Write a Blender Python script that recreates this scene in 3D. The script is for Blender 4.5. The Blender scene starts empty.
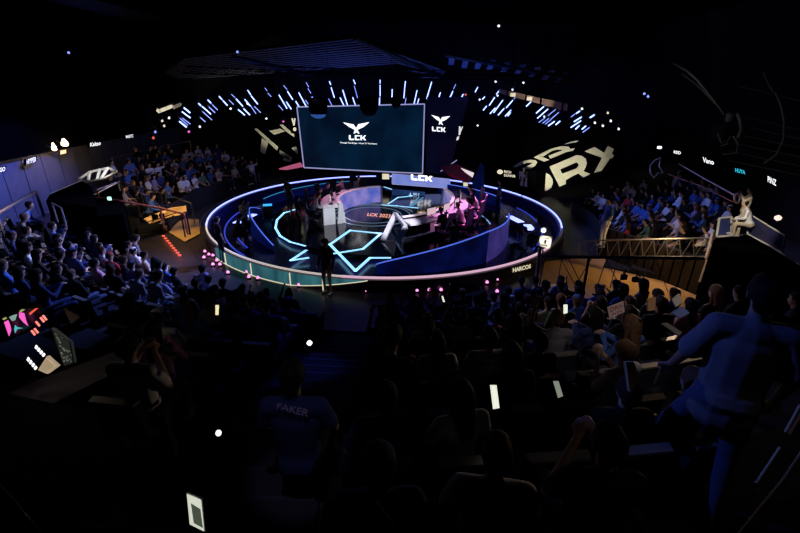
import bpy, bmesh, math, random
import numpy as np
from mathutils import Vector, Matrix, Euler
random.seed(7)
R = math.radians
SC = bpy.context.scene
COL = SC.collection

# ------------------------------------------------------------ camera, world, exposure
F_PX, PITCH, ROLL = 430.0, 23.0, 1.0
CAM = Vector((0, 0, 6.0))
cd = bpy.data.cameras.new('camera'); cam = bpy.data.objects.new('camera', cd); COL.objects.link(cam)
cd.sensor_width = 36; cd.lens = F_PX * 36 / 800; cd.clip_start = .05; cd.clip_end = 200
cam.location = CAM
CM = Euler((R(90 - PITCH), 0, 0)).to_matrix() @ Matrix.Rotation(R(ROLL), 3, 'Z')
cam.rotation_euler = CM.to_euler()
SC.camera = cam
SC.view_settings.view_transform = 'Standard'; SC.view_settings.look = 'None'
SC.view_settings.exposure = 0.0; SC.view_settings.gamma = 1; SC.view_settings.use_curve_mapping = False
w = bpy.data.worlds.new('world'); SC.world = w; w.use_nodes = True
w.node_tree.nodes['Background'].inputs[0].default_value = (.02, .03, .08, 1)
w.node_tree.nodes['Background'].inputs[1].default_value = 0.0
try:
    SC.cycles.use_denoising = True; SC.cycles.max_bounces = 4; SC.cycles.sample_clamp_indirect = 2.0
    SC.cycles.caustics_reflective = False; SC.cycles.caustics_refractive = False
except Exception: pass

C = Vector((-.7, 20.1, 0))                      # centre of the round stage

def light(kind, name, loc, power, color, target=None, size=.5, spot=60, blend=.6, size_y=None):
    l = bpy.data.lights.new(name, kind); l.energy = power; l.color = color
    if kind == 'AREA':
        l.size = size
        if size_y: l.shape = 'RECTANGLE'; l.size_y = size_y
    else: l.shadow_soft_size = size
    if kind == 'SPOT': l.spot_size = R(spot); l.spot_blend = blend
    o = bpy.data.objects.new(name, l); COL.objects.link(o); o.location = loc
    if target is not None: o.rotation_euler = (Vector(target) - Vector(loc)).to_track_quat('-Z', 'Y').to_euler()
    return o

# (the lamps are set just below the pixel helpers)
# ------------------------------------------------------------ pixel -> place helpers
def ray(px, py): return CM @ Vector(((px - 400) / F_PX, (266.5 - py) / F_PX, -1))
def at_t(px, py, t): return CAM + ray(px, py) * t
def at_z(px, py, z=0.0):
    d = ray(px, py); return CAM + d * ((z - CAM.z) / d.z)
def at_y(px, py, y):
    d = ray(px, py); return CAM + d * (y / d.y)
def at_x(px, py, x):
    d = ray(px, py); return CAM + d * (x / d.x)
def at_plane(px, py, p, n):
    d = ray(px, py); return CAM + d * ((Vector(p) - CAM).dot(n) / d.dot(n))
def at_cyl(px, py, r):
    d = ray(px, py); ox, oy = CAM.x - C.x, CAM.y - C.y
    a = d.x**2 + d.y**2; b = 2 * (ox * d.x + oy * d.y); c = ox * ox + oy * oy - r * r
    k = b * b - 4 * a * c
    t = (-b + math.sqrt(k)) / (2 * a) if k > 0 else -b / (2 * a)
    return CAM + d * t
def project(p):
    q = CM.transposed() @ (Vector(p) - CAM)
    if q.z > -.1: return None
    return 400 + F_PX * q.x / -q.z, 266.5 - F_PX * q.y / -q.z, -q.z
def pol(r, deg, z=0.0): return Vector((C.x + r * math.cos(R(deg)), C.y + r * math.sin(R(deg)), z))


# ------------------------------------------------------------ lamps of the hall, and added spots that brighten single things
BN = Vector((.447, .894, 0)).normalized(); BP0 = Vector((0, 29.9, 0))
light('SPOT', 'crowd_wash_light', (-3, 23, 7.0), 1000, (.26, .34, 1), (-11.5, 19.5, 1.2), .15, 42)
light('SPOT', 'crowd_wash_light', (3, 22, 7.0), 1700, (.16, .27, 1), (10, 16.5, 1.6), .15, 46)
light('SPOT', 'crowd_wash_light', (-1, 18, 7.2), 8000, (.22, .32, 1), (-9.5, 10.5, 1.6), .1, 52)
light('SPOT', 'warm_crowd_light', (-5, 22, 7.2), 3600, (1, .78, .7), (-9.3, 11.8, 1.6), .1, 32)
light('SPOT', 'crowd_key_light', (-3, 12, 7.2), 520, (1, .8, .72), at_t(625, 306, 7), .05, 18)
light('SPOT', 'walkway_light', (-4, 7.5, 6), 90, (1, .8, .65), at_z(328, 290, .3), .03, 9)  # added spot on the standing man's legs, no fixture there
light('SPOT', 'crowd_wash_light', (0, 17, 7.2), 1300, (.16, .24, 1), (4.5, 9.5, 1.5), .1, 46)
light('SPOT', 'aisle_light', (-.6, 11, 7.4), 260, (.08, .13, 1), (-2.0, 6.6, 1.8), .1, 20)
light('SPOT', 'warm_crowd_light', (2, 25, 7.0), 700, (1, .62, .45), (9, 15, 1.6), .1, 22)
light('SPOT', 'warm_crowd_light', (-3, 25, 7.0), 900, (1, .66, .55), (-11, 17.5, 1.2), .1, 22)
light('SPOT', 'wall_wash_light', (-13.0, 17.5, 4.6), 1000, (.13, .18, 1), (-17, 18.6, 1.6), .1, 74)
light('SPOT', 'wall_wash_light', (11, 24, 6.5), 260, (.1, .14, 1), (14, 33, 4.2), .1, 50)
light('SPOT', 'banner_fill_light', (7.2, 22.6, .9), 420, (1, .95, .7), at_plane(560, 160, BP0, BN), .1, 78)  # added uplight for the DRX letters, no lamp stands there
light('SPOT', 'banner_fill_light', (-6.5, 27.6, 1.0), 420, (1, .95, .7), (-8.6, 31, 3.2), .1, 50)  # likewise added, for the T1 letters
light('SPOT', 'player_light', (3.4, 21.5, 6.5), 4500, (1, .32, .8), (2.7, 18.6, .8), .1, 34)
light('SPOT', 'player_light', (-4.6, 22.5, 6.5), 1100, (1, .45, .7), (-3.2, 20.6, .8), .1, 34)
light('SPOT', 'desk_light', (-1.2, 11.5, 6.8), 5500, (.92, .93, 1), (-2.9, 18.4, .6), .1, 11)
light('SPOT', 'desk_light', (1.5, 11.5, 6.8), 7000, (.85, .82, 1), (-.1, 16.8, .6), .1, 12)
light('AREA', 'pit_light', (-.7, 21, 7.0), 45, (.03, .06, 1), (-.7, 20.5, 0), 9)
light('AREA', 'roof_wash_light', (-4, 28, 4.6), 75, (.06, .13, 1), (-5, 29, 9), 5)
light('AREA', 'roof_wash_light', (5, 28, 4.6), 65, (.04, .11, 1), (6, 29, 9), 5)
light('SPOT', 'walkway_light', (-6, 14, 6), 260, (1, .45, .6), (-8.2, 14, 0), .1, 44)
light('SPOT', 'walkway_light', (.5, 11.5, 6), 60, (.6, .45, 1), (-1.6, 11.3, 0), .1, 40)
light('SPOT', 'canopy_fill_light', at_y(455, 200, 23), 60, (1, .05, .2), at_y(457, 172, 25.5), .05, 30)  # added magenta spot in place of the canopy's own glow
light('SPOT', 'bulkhead_fill_light', at_y(535, 125, 20), 120, (1, .75, .55), at_y(535, 97, 23), .05, 40)  # added spot to brighten the beige beam
light('SPOT', 'placard_fill_light', at_t(530, 170, 9.6), 900, (1, .93, .82), at_t(546, 242, 12.2), .03, 7)  # added spot on the placard, without a fixture
light('SPOT', 'cage_fill_light', at_t(110, 140, 14.5), 420, (1, .97, .95), at_t(99, 176, 17), .03, 20)  # added spot so the white cage shows
light('SPOT', 'pipe_fill_light', at_t(690, 150, 7), 14, (1, .9, .8), at_t(735, 110, 10), .03, 60)  # added weak spot for the curved pipes
light('SPOT', 'seat_fill_light', at_t(700, 262, 9) + Vector((0, 0, .8)), 140, (1, .72, .48), at_t(640, 320, 6), .05, 50)  # added warm spot from the entrance side, for seat edges
light('POINT', 'counter_fill_light', at_t(60, 312, 5.0) + Vector((0, 0, .3)), 1.2, (1, .85, .65), size=.03)  # added point light over the counter, no lamp modelled
light('SPOT', 'rail_fill_light', (3.2, 1.2, 7.5), 10, (1, .78, .65), at_t(775, 470, 2.1), .02, 26)  # added overhead spot to pick out the foreground rails
light('SPOT', 'jersey_fill_light', (-.3, .5, 7.6), 40, (.7, .6, 1), at_t(294, 411, 2.8), .02, 12)  # added spot above the seats, only for the jersey letters
light('SPOT', 'crowd_key_light', (1.5, .5, 9.0), 220, (1, .85, .8), at_t(640, 312, 4.6), .03, 13)  # added spot from above the camera for the fan boards

# ------------------------------------------------------------ materials
MATS = {}
def mat(name, col, rough=.6, metal=0.0, emit=None, es=0.0, vary=.25, scale=8.0, bump=0.0, sample=False, alpha=None, spec=.5):
    if name in MATS: return MATS[name]
    m = bpy.data.materials.new(name); m.use_nodes = True; nt = m.node_tree; b = nt.nodes['Principled BSDF']
    b.inputs['Roughness'].default_value = rough; b.inputs['Metallic'].default_value = metal
    b.inputs['Specular IOR Level'].default_value = spec
    tc = nt.nodes.new('ShaderNodeTexCoord'); nz = nt.nodes.new('ShaderNodeTexNoise'); nz.inputs['Scale'].default_value = scale
    nt.links.new(tc.outputs['Object'], nz.inputs['Vector'])
    mx = nt.nodes.new('ShaderNodeMixRGB'); c = Vector(col)
    mx.inputs[1].default_value = (*(c * (1 - vary)), 1); mx.inputs[2].default_value = (*[min(1, v * (1 + vary)) for v in c], 1)
    nt.links.new(nz.outputs['Fac'], mx.inputs[0]); nt.links.new(mx.outputs[0], b.inputs['Base Color'])
    if bump:
        bp = nt.nodes.new('ShaderNodeBump'); bp.inputs['Strength'].default_value = bump
        nt.links.new(nz.outputs['Fac'], bp.inputs['Height']); nt.links.new(bp.outputs[0], b.inputs['Normal'])
    if emit:
        b.inputs['Emission Color'].default_value = (*emit, 1); b.inputs['Emission Strength'].default_value = es
    if alpha is not None: b.inputs['Alpha'].default_value = alpha
    try: m.cycles.emission_sampling = 'AUTO' if sample else 'NONE'
    except Exception: pass
    MATS[name] = m; return m

def screen_mat(name, c1, c2, strength, scale=1.5, sample=True, vec=(1, 1, 1)):
    """A lit display, or a panel given its own painted glow: two colours drifting into each other, with a fine pixel grain."""
    if name in MATS: return MATS[name]
    m = bpy.data.materials.new(name); m.use_nodes = True; nt = m.node_tree; b = nt.nodes['Principled BSDF']
    b.inputs['Base Color'].default_value = (.004, .004, .005, 1); b.inputs['Roughness'].default_value = .6; b.inputs['Specular IOR Level'].default_value = .15
    tc = nt.nodes.new('ShaderNodeTexCoord'); mp = nt.nodes.new('ShaderNodeMapping'); mp.inputs['Scale'].default_value = vec
    n1 = nt.nodes.new('ShaderNodeTexNoise'); n1.inputs['Scale'].default_value = scale; n1.inputs['Detail'].default_value = 3
    nt.links.new(tc.outputs['Object'], mp.inputs[0]); nt.links.new(mp.outputs[0], n1.inputs['Vector'])
    cr = nt.nodes.new('ShaderNodeValToRGB'); cr.color_ramp.elements[0].position = .32; cr.color_ramp.elements[1].position = .68
    cr.color_ramp.elements[0].color = (*c1, 1); cr.color_ramp.elements[1].color = (*c2, 1)
    nt.links.new(n1.outputs['Fac'], cr.inputs[0]); nt.links.new(cr.outputs[0], b.inputs['Emission Color'])
    b.inputs['Emission Strength'].default_value = strength
    try: m.cycles.emission_sampling = 'AUTO' if sample else 'NONE'
    except Exception: pass
    MATS[name] = m; return m

BLK = mat('black_matte', (.002, .002, .003), 1, spec=0)
DARK = mat('dark_paint', (.02, .02, .024), .8, spec=.2)
DGREY = mat('dark_grey_metal', (.05, .05, .055), .45, .6)
CHROME = mat('worn_steel', (.35, .35, .36), .35, .9)
WHITEM = mat('white_print', (.75, .75, .72), .6)
E_WHITE = mat('white_glow', (.8, .8, .8), emit=(.95, .97, 1), es=1.3)
E_TUBE = mat('tube_glow', (.7, .8, 1), emit=(.3, .4, 1), es=3.0, sample=True)
E_TUBED = mat('tube_glow_dim', (.5, .6, 1), emit=(.2, .27, .8), es=1.5)
E_STRIP = mat('blue_strip_glow', (.6, .7, 1), emit=(.25, .3, 1), es=2.8, sample=True)
E_PINK = mat('pink_strip_glow', (.9, .7, .8), emit=(.9, .55, .72), es=.75, sample=True)
E_CYAN = mat('cyan_line_glow', (.6, .9, 1), emit=(.3, .66, 1), es=1.5, sample=True)
E_CYAND = mat('dim_cyan_line_glow', (.4, .6, .8), emit=(.12, .4, .65), es=.7)
E_WARM = mat('warm_glow', (1, .8, .6), emit=(1, .62, .3), es=3.0, sample=True)
E_CREAM = mat('cream_glow', (1, .95, .8), emit=(1, .9, .62), es=.75)
E_RED = mat('red_glow', (1, .2, .1), emit=(1, .12, .07), es=1.0)
E_MAG = mat('magenta_glow', (1, .3, .8), emit=(.9, .12, .55), es=1.1)
E_PUCK = mat('pink_lamp_glow', (1, .5, .9), emit=(1, .32, .72), es=1.5)
E_TEAL = mat('teal_glow', (.2, .8, .8), emit=(.08, .6, .6), es=.8)

# ------------------------------------------------------------ mesh builder
class MB:
    def __init__(s): s.v = []; s.f = []; s.m = []
    def add(s, vs, fs, m=0):
        o = len(s.v); s.v += [tuple(v) for v in vs]; s.f += [tuple(i + o for i in f) for f in fs]; s.m += [m] * len(fs); return s
    def box(s, c, size, rot=None, m=0):
        c = Vector(c); h = Vector(size) / 2; M = rot if rot is not None else Matrix.Identity(3)
        vs = [c + M @ Vector((x * h.x, y * h.y, z * h.z)) for x in (-1, 1) for y in (-1, 1) for z in (-1, 1)]
        return s.add(vs, [(0, 1, 3, 2), (4, 6, 7, 5), (0, 4, 5, 1), (2, 3, 7, 6), (0, 2, 6, 4), (1, 5, 7, 3)], m)
    def hexa(s, b4, t4, m=0):
        return s.add(list(b4) + list(t4), [(3, 2, 1, 0), (4, 5, 6, 7), (0, 1, 5, 4), (1, 2, 6, 5), (2, 3, 7, 6), (3, 0, 4, 7)], m)
    def prism(s, poly, vec, m=0):
        n = len(poly); vec = Vector(vec); a = [Vector(p) for p in poly]; b = [p + vec for p in a]
        return s.add(a + b, [tuple(range(n))[::-1], tuple(range(n, 2 * n))] + [(i, (i + 1) % n, (i + 1) % n + n, i + n) for i in range(n)], m)
    def tube(s, pts, r, seg=8, m=0, caps=True):
        pts = [Vector(p) for p in pts]; rs = r if isinstance(r, (list, tuple)) else [r] * len(pts); vs = []; fs = []
        up = Vector((0, 0, 1))
        for i, p in enumerate(pts):
            d = (pts[min(i + 1, len(pts) - 1)] - pts[max(i - 1, 0)]).normalized()
            u = d.cross(up if abs(d.z) < .95 else Vector((1, 0, 0))).normalized(); v = d.cross(u)
            for k in range(seg):
                a = 2 * math.pi * k / seg; vs.append(p + (u * math.cos(a) + v * math.sin(a)) * rs[i])
        for i in range(len(pts) - 1):
            for k in range(seg): a = i * seg + k; b = i * seg + (k + 1) % seg; fs.append((a, b, b + seg, a + seg))
        if caps: fs += [tuple(range(seg))[::-1], tuple(range((len(pts) - 1) * seg, len(pts) * seg))]
        return s.add(vs, fs, m)
    def lathe(s, c, prof, seg=20, m=0, axis=None):
        M = axis if axis is not None else Matrix.Identity(3); c = Vector(c); vs = []; fs = []
        for r, z in prof:
            for k in range(seg): a = 2 * math.pi * k / seg; vs.append(c + M @ Vector((r * math.cos(a), r * math.sin(a), z)))
        for i in range(len(prof) - 1):
            for k in range(seg): a = i * seg + k; b = i * seg + (k + 1) % seg; fs.append((a, b, b + seg, a + seg))
        fs += [tuple(range(seg))[::-1], tuple(range((len(prof) - 1) * seg, len(prof) * seg))]
        return s.add(vs, fs, m)
    def arcwall(s, cen, r0, r1, a0, a1, zb, zt, n=48, m=0):
        """curved solid between radii r0..r1; zb/zt numbers or functions of 0..1"""
        fb = zb if callable(zb) else (lambda u: zb); ft = zt if callable(zt) else (lambda u: zt)
        fr = r0 if callable(r0) else (lambda u: r0); fR = r1 if callable(r1) else (lambda u: r1)
        vs = []
        for i in range(n + 1):
            u = i / n; a = R(a0 + (a1 - a0) * u); c, sn = math.cos(a), math.sin(a)
            for r_, z_ in ((fr(u), fb(u)), (fR(u), fb(u)), (fR(u), ft(u)), (fr(u), ft(u))): vs.append((cen[0] + r_ * c, cen[1] + r_ * sn, z_))
        fs = [(0, 1, 2, 3), (n * 4 + 3, n * 4 + 2, n * 4 + 1, n * 4)]
        for i in range(n):
            for k in range(4): a = i * 4 + k; b = i * 4 + (k + 1) % 4; fs.append((a, a + 4, b + 4, b))
        return s.add(vs, fs, m)
    def build(s, name, mats, parent=None, smooth=False, origin=None):
        me = bpy.data.meshes.new(name); vs = s.v
        o = bpy.data.objects.new(name, me)
        if parent is not None:
            o.parent = parent; off = Vector(WORLD.get(parent.name, (0, 0, 0)))
        else:
            if origin is None:
                a = np.array(vs); origin = (*((a.min(0) + a.max(0)) / 2)[:2], a.min(0)[2])
            off = Vector(origin); o.location = off
        WORLD[o.name] = tuple(off)
        me.from_pydata([tuple(Vector(v) - off) for v in vs], [], s.f)
        for m_ in (mats if isinstance(mats, (list, tuple)) else [mats]): me.materials.append(m_)
        me.polygons.foreach_set('material_index', s.m)
        if smooth: me.polygons.foreach_set('use_smooth', [True] * len(s.f))
        bm = bmesh.new(); bm.from_mesh(me); bmesh.ops.recalc_face_normals(bm, faces=bm.faces); bm.to_mesh(me); bm.free()
        COL.objects.link(o); return o
WORLD = {}
def tag(o, label=None, cat=None, group=None, kind=None):
    if label: o['label'] = label
    if cat: o['category'] = cat
    if group: o['group'] = group
    if kind: o['kind'] = kind
    return o
def empty(name, loc, label, cat, group=None):
    o = bpy.data.objects.new(name, None); o.location = loc; COL.objects.link(o); WORLD[o.name] = tuple(loc); o.empty_display_size = .2
    return tag(o, label, cat, group)
def struct(o): o['kind'] = 'structure'; return o

def text_mesh(mb, txt, q, m=0, thick=.02, bold=.0):
    """letters laid on the quad q = (top-left, top-right, bottom-right, bottom-left)"""
    cu = bpy.data.curves.new('t', 'FONT'); cu.body = txt; cu.offset = bold; cu.resolution_u = 3; cu.align_x = 'LEFT'
    o = bpy.data.objects.new('t', cu); COL.objects.link(o); dg = bpy.context.evaluated_depsgraph_get()
    me = bpy.data.meshes.new_from_object(o.evaluated_get(dg)); bpy.data.objects.remove(o)
    a = np.array([v.co[:] for v in me.vertices]); lo = a.min(0); hi = a.max(0); q = [Vector(p) for p in q]
    nrm = (q[1] - q[0]).cross(q[3] - q[0]).normalized()
    if nrm.dot(CAM - q[0]) < 0: nrm = -nrm
    vs = []
    for p in a:
        u = (p[0] - lo[0]) / (hi[0] - lo[0]); v = (p[1] - lo[1]) / (hi[1] - lo[1])
        vs.append((q[3] * (1 - u) + q[2] * u) * (1 - v) + (q[0] * (1 - u) + q[1] * u) * v + nrm * thick)
    mb.add(vs, [tuple(p.vertices) for p in me.polygons], m); bpy.data.meshes.remove(me); return mb
def poly_on(mb, pts, thick, m=0):
    pts = [Vector(p) for p in pts]; n = (pts[1] - pts[0]).cross(pts[2] - pts[0]).normalized()
    if n.dot(CAM - pts[0]) < 0: n = -n
    return mb.prism(pts, n * thick, m)

ONES = 'zeroth first second third fourth fifth sixth seventh eighth ninth tenth eleventh twelfth thirteenth fourteenth fifteenth sixteenth seventeenth eighteenth nineteenth'.split()
TENS = {2: 'twent', 3: 'thirt', 4: 'fort', 5: 'fift', 6: 'sixt', 7: 'sevent', 8: 'eight', 9: 'ninet'}
def nth(n):
    if n < 20: return ONES[n]
    t, o = divmod(n, 10)
    return TENS[t] + ('ieth' if o == 0 else 'y-' + ONES[o])

# ------------------------------------------------------------ large structure
mb = MB(); mb.box((0, 18, -.1), (40, 48, .2)); struct(mb.build('floor', mat('arena_floor', (.05, .04, .045), .35, scale=3)))
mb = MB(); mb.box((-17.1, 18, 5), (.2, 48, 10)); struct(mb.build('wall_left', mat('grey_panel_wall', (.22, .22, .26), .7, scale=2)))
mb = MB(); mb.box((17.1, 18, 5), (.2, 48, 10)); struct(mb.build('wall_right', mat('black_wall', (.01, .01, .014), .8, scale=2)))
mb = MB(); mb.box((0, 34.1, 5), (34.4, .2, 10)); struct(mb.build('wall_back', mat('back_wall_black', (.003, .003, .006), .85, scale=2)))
mb = MB(); mb.box((0, 18, 10.1), (40, 48, .2)); struct(mb.build('ceiling', BLK))
# panel joints and fascia band on the left wall
mb = MB()
for i in range(26): mb.box((-16.99, 4 + i * 1.1, 1.4), (.02, .02, 2.6))
struct(mb.build('trim_1', mat('joint_grey', (.1, .1, .13), .8)))
mb = MB(); mb.box((-16.8, 18, 6.0), (.5, 46, 6.4)); mb.box((-16.5, 18, 4.2), (.12, 46, .1)); struct(mb.build('trim_2', BLK))  # band carried up as a black sheet to keep the wall dark
mb = MB(); mb.box((16.8, 18, 3.5), (.5, 46, .15)); struct(mb.build('trim_3', DARK))

# roof soffits with ribs
def soffit(name, q, n, rib, m, z0=8.8, lab=None):
    P = Vector((0, 22, z0)); N = Vector((0, .22, 1)).normalized()
    c = [at_plane(x, y, P, N) for x, y in q]; mb = MB(); mb.prism(c, (0, 0, .12)); struct(mb.build(name, BLK)); mb = MB()
    for i in range(n):
        u = (i + .5) / n; a = c[0].lerp(c[3], u); b = c[1].lerp(c[2], u); d = (b - a).normalized(); s = d.cross(Vector((0, 0, 1))).normalized() * rib
        mb.prism([a - s, a + s, b + s, b - s], (0, 0, -rib * 1.5))
    return struct(mb.build(name.replace('soffit', 'ribs'), m))
RIB = mat('ribbed_roof', (.4, .42, .5), .6)
soffit('ceiling_soffit', [(185, 58), (355, 37), (420, 62), (150, 82)][:4], 13, .035, RIB)
soffit('ceiling_soffit', [(358, 37), (445, 70), (440, 78), (425, 80)], 5, .05, RIB)
for i, (xa, ya) in enumerate([(452, 57), (466, 60), (480, 61), (493, 62), (508, 64), (523, 66), (538, 69), (552, 72), (566, 74)]):
    P = Vector((0, 22, 8.8)); N = Vector((0, .22, 1)).normalized()
    a = at_plane(xa, ya, P, N); b = at_plane(xa - 1 - i, ya + 8, P, N); s = Vector((.17, 0, 0))
    mb = MB(); mb.prism([a - s, a + s, b + s, b - s], (0, 0, .1)); struct(mb.build('ceiling_panel', RIB))
# dark beams
for (a, b) in (((232, 57), (312, 76)), ((355, 38), (452, 82)), ((445, 55), (592, 82))):
    P = Vector((0, 22, 8.6)); N = Vector((0, .22, 1)).normalized()
    mb = MB(); mb.tube([at_plane(*a, P, N), at_plane(*b, P, N)], .12, 6); struct(mb.build('ceiling_beam', DGREY))

# ------------------------------------------------------------ seating tiers
R0, DR, DZ = 10.2, .86, .35
STANDS = {
    'near left stand': dict(a0=209, a1=265.3, k=12, z=0.0, ro=.5),
    'near right stand': dict(a0=270.3, a1=309, k=12, z=0.0, ro=.5),
    'far left stand': dict(a0=142, a1=195, k=6, z=.3, dz=.27),
    'far right stand': dict(a0=-36, a1=8, k=6, z=.1, dz=.15),
}
TIER = mat('dark_carpet', (.025, .025, .032), .95, scale=30, spec=.1)
def row_span(s_, k):
    """the angles each row runs between: the rows stop short of the two entrances and the side walls"""
    d = STANDS[s_]; a0, a1 = d['a0'], d['a1']; r = R0 + d.get('ro', 0) + k * DR; z = d['z'] + k * d.get('dz', DZ)
    if s_ == 'near right stand':
        while a1 > a0 + 5:
            x, y, _ = project(pol(r, a1, z + 1.25)) or (900, 0, 0)
            if x < 545 or y > 268 + (x - 545) * .07: break
            a1 -= .5
    if s_ == 'near left stand':
        while a0 < a1 - 5:
            x, y, _ = project(pol(r, a0, z + 1.2)) or (-100, 500, 0)
            if x < -60 or y > (203 if x < 80 else 203 + (x - 80) * .38): break
            a0 += .5
    if s_ == 'far left stand': a1 = (196, 195, 190, 180, 170, 163)[k]
    if s_ == 'far right stand':
        while a0 < a1 - 5:
            x, y, _ = project(pol(r, a0, z + 1.0)) or (900, 0, 0)
            if x < 728: break
            a0 += .5
    return a0, a1
for s_, d in STANDS.items():
    mb = MB()
    for k in range(d['k']):
        ro = d.get('ro', 0); mb.arcwall(C, R0 + ro + k * DR - .3, R0 + ro + (k + 1) * DR - .3, *row_span(s_, k), 0, d['z'] + k * d.get('dz', DZ), 24)
    struct(mb.build('floor_tier', TIER))
mb = MB(); mb.arcwall(C, 9.52, 9.6, 160, 196.5, 0, .95, 24); struct(mb.build('wall_parapet', DARK))
mb = MB(); mb.arcwall(C, 9.52, 9.6, -24, 8, 0, .62, 24); struct(mb.build('wall_parapet', DARK))
# centre aisle steps, two per row
mb = MB()
for k in range(24):
    mb.arcwall(C, R0 + k * DR / 2 + .2, R0 + (k + 1) * DR / 2 + .2, 265.3, 270.3, 0, k * DZ / 2, 4)
struct(mb.build('floor_steps', mat('aisle_carpet', (.06, .06, .09), .85, scale=30)))
mb = MB()
for k in range(2, 24): mb.arcwall(C, R0 + k * DR / 2 + .17, R0 + k * DR / 2 + .21, 265.4, 270.2, k * DZ / 2 - .03, k * DZ / 2 + .006, 4)
struct(mb.build('trim_4', mat('step_edge', (.1, .1, .14), .5)))

# ------------------------------------------------------------ round stage
stage = empty('round_stage', (C.x, C.y, 0), 'round sunken stage ringed by a glowing rim, in the middle of the arena', 'stage')
NAVY = mat('navy_gloss', (.008, .014, .2), .35, scale=2)
MOAT = mat('blue_gloss_floor', (.004, .006, .07), .22, scale=2)
mb = MB(); mb.arcwall(C, .01, 7.92, 0, 360, 0.0, .02, 72); mb.build('pit_floor', MOAT, stage)
mb = MB(); mb.arcwall(C, 7.9, 8.12, 0, 360, 0, .43, 96); mb.build('rim_wall', mat('rim_black', (.02, .02, .03), .4), stage)
mb = MB(); mb.arcwall(C, 7.84, 7.9, 82, 206, .02, .42, 60); mb.arcwall(C, 7.84, 7.9, -42, 62, .02, .42, 60); mb.build('inner_wall', NAVY, stage)
def rimstrip(a0, a1, m, r=7.98, rr=.034, z=.46):
    n = max(6, int(abs(a1 - a0) / 2)); mb = MB()
    mb.tube([pol(r, a0 + (a1 - a0) * i / n, z) for i in range(n + 1)], rr, 8, caps=True); return mb.build('rim_tube', m, stage, smooth=True)
rimstrip(97, 203, E_STRIP); rimstrip(63, 24, E_STRIP); rimstrip(23, -22, E_STRIP)
rimstrip(92.5, 89.5, E_STRIP)
rimstrip(203, 262, mat('rim_cream_glow', (.8, .8, .75), .4, emit=(.95, .8, .75), es=.55), rr=.035)  # glow painted onto a lit rim section, not a light strip
rimstrip(262, 322, E_PINK, rr=.042)
rimstrip(322, 340, mat('rim_lilac', (.7, .7, .85), .4), rr=.07)
mb = MB(); mb.tube([pol(8.2, 150 + i * 2, .5) for i in range(38)], .02, 6); mb.build('handrail', DGREY, stage)
E_PIT = mat('deep_blue_line', (.1, .15, .8), emit=(.03, .05, .55), es=.8)
for r_, a0_, a1_ in ((7.3, 176, 226), (6.85, 182, 220), (7.2, -34, 18), (6.7, 24, 50)):
    mb = MB(); mb.arcwall(C, r_, r_ + .05, a0_, a1_, .02, .05, 30); mb.build('pit_light_line', E_PIT, stage)
TEALG = screen_mat('teal_glass', (.02, .1, .13), (.06, .24, .28), .6, 2.5, vec=(1, 1, .4))
mb = MB(); mb.arcwall(C, 8.13, 8.155, 222, 268, lambda u: .43 * (max(0, (u - .6) / .4)) ** 1.2, .44, 50); mb.build('glass_fascia', TEALG, stage)
mb = MB()
for a in (228, 238.5, 250, 258): mb.box(pol(8.17, a, .22), (.03, .03, .44))
mb.arcwall(C, 8.15, 8.18, 222, 268, lambda u: .43 * (max(0, (u - .6) / .4)) ** 1.2, lambda u: .018 + .43 * (max(0, (u - .6) / .4)) ** 1.2, 50)
mb.build('fascia_frame', E_CREAM, stage)
# lettering on the rim wall
mb = MB(); n = 1
A0 = at_cyl; pa, pb = [pol(8.0, a) for a in (285.6, 294.5)]
def rimq(a0, a1, z0, z1, r=7.99): return [pol(r, a0, z1), pol(r, a1, z1), pol(r, a1, z0), pol(r, a0, z0)]
# small raised platform
PZ = .16
plat = empty('stage_platform', (C.x, C.y, 0), 'raised black glossy platform with glowing cyan angular lines inside the round stage', 'platform')
GLOSS = mat('black_gloss_floor', (.008, .009, .014), .12, scale=4)
mb = MB(); mb.arcwall(C, .01, 5.35, 0, 360, .0, PZ, 72); mb.build('deck', GLOSS, plat)
def ribbon(px, width, m, z=PZ + .008, name='light_line', th=.012, closed=False):
    P = [at_z(x, y, z) for x, y in px]; mb = MB()
    if closed: P.append(P[0])
    for a, b in zip(P, P[1:]):
        d = (b - a).normalized(); s = Vector((-d.y, d.x, 0)) * width / 2; e = d * width * .35
        mb.prism([a - s - e, a + s - e, b + s + e, b - s + e], (0, 0, th))
    return mb.build(name, m, plat)
LN = [([(350, 230.5), (330, 244.5), (355.5, 271), (370, 258), (390, 258)], .11), ([(332, 254), (363, 249), (381, 233.5), (350, 230.5)], .1),
      ([(306, 250.5), (291, 260.5), (308, 258)], .11)]
for p, wd in LN: ribbon(p, wd, E_CYAN)
ribbon([(305, 246), (290, 242), (280, 236), (275.5, 228), (277, 220), (284, 213), (295, 209.5)], .09, E_CYAN)
ribbon([(470, 208), (480, 214), (488, 221), (490, 224)], .06, E_CYAND)
for p in ([(384, 187), (397, 191), (412, 196)], [(388, 204), (398, 197.5), (412, 196)], [(410, 206), (419, 197)], [(412, 206), (423, 197.5)], [(382, 205), (397, 206), (418, 208)]):
    ribbon(p, .07, E_CYAND if p[0][0] > 400 else E_CYAN)
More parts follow.
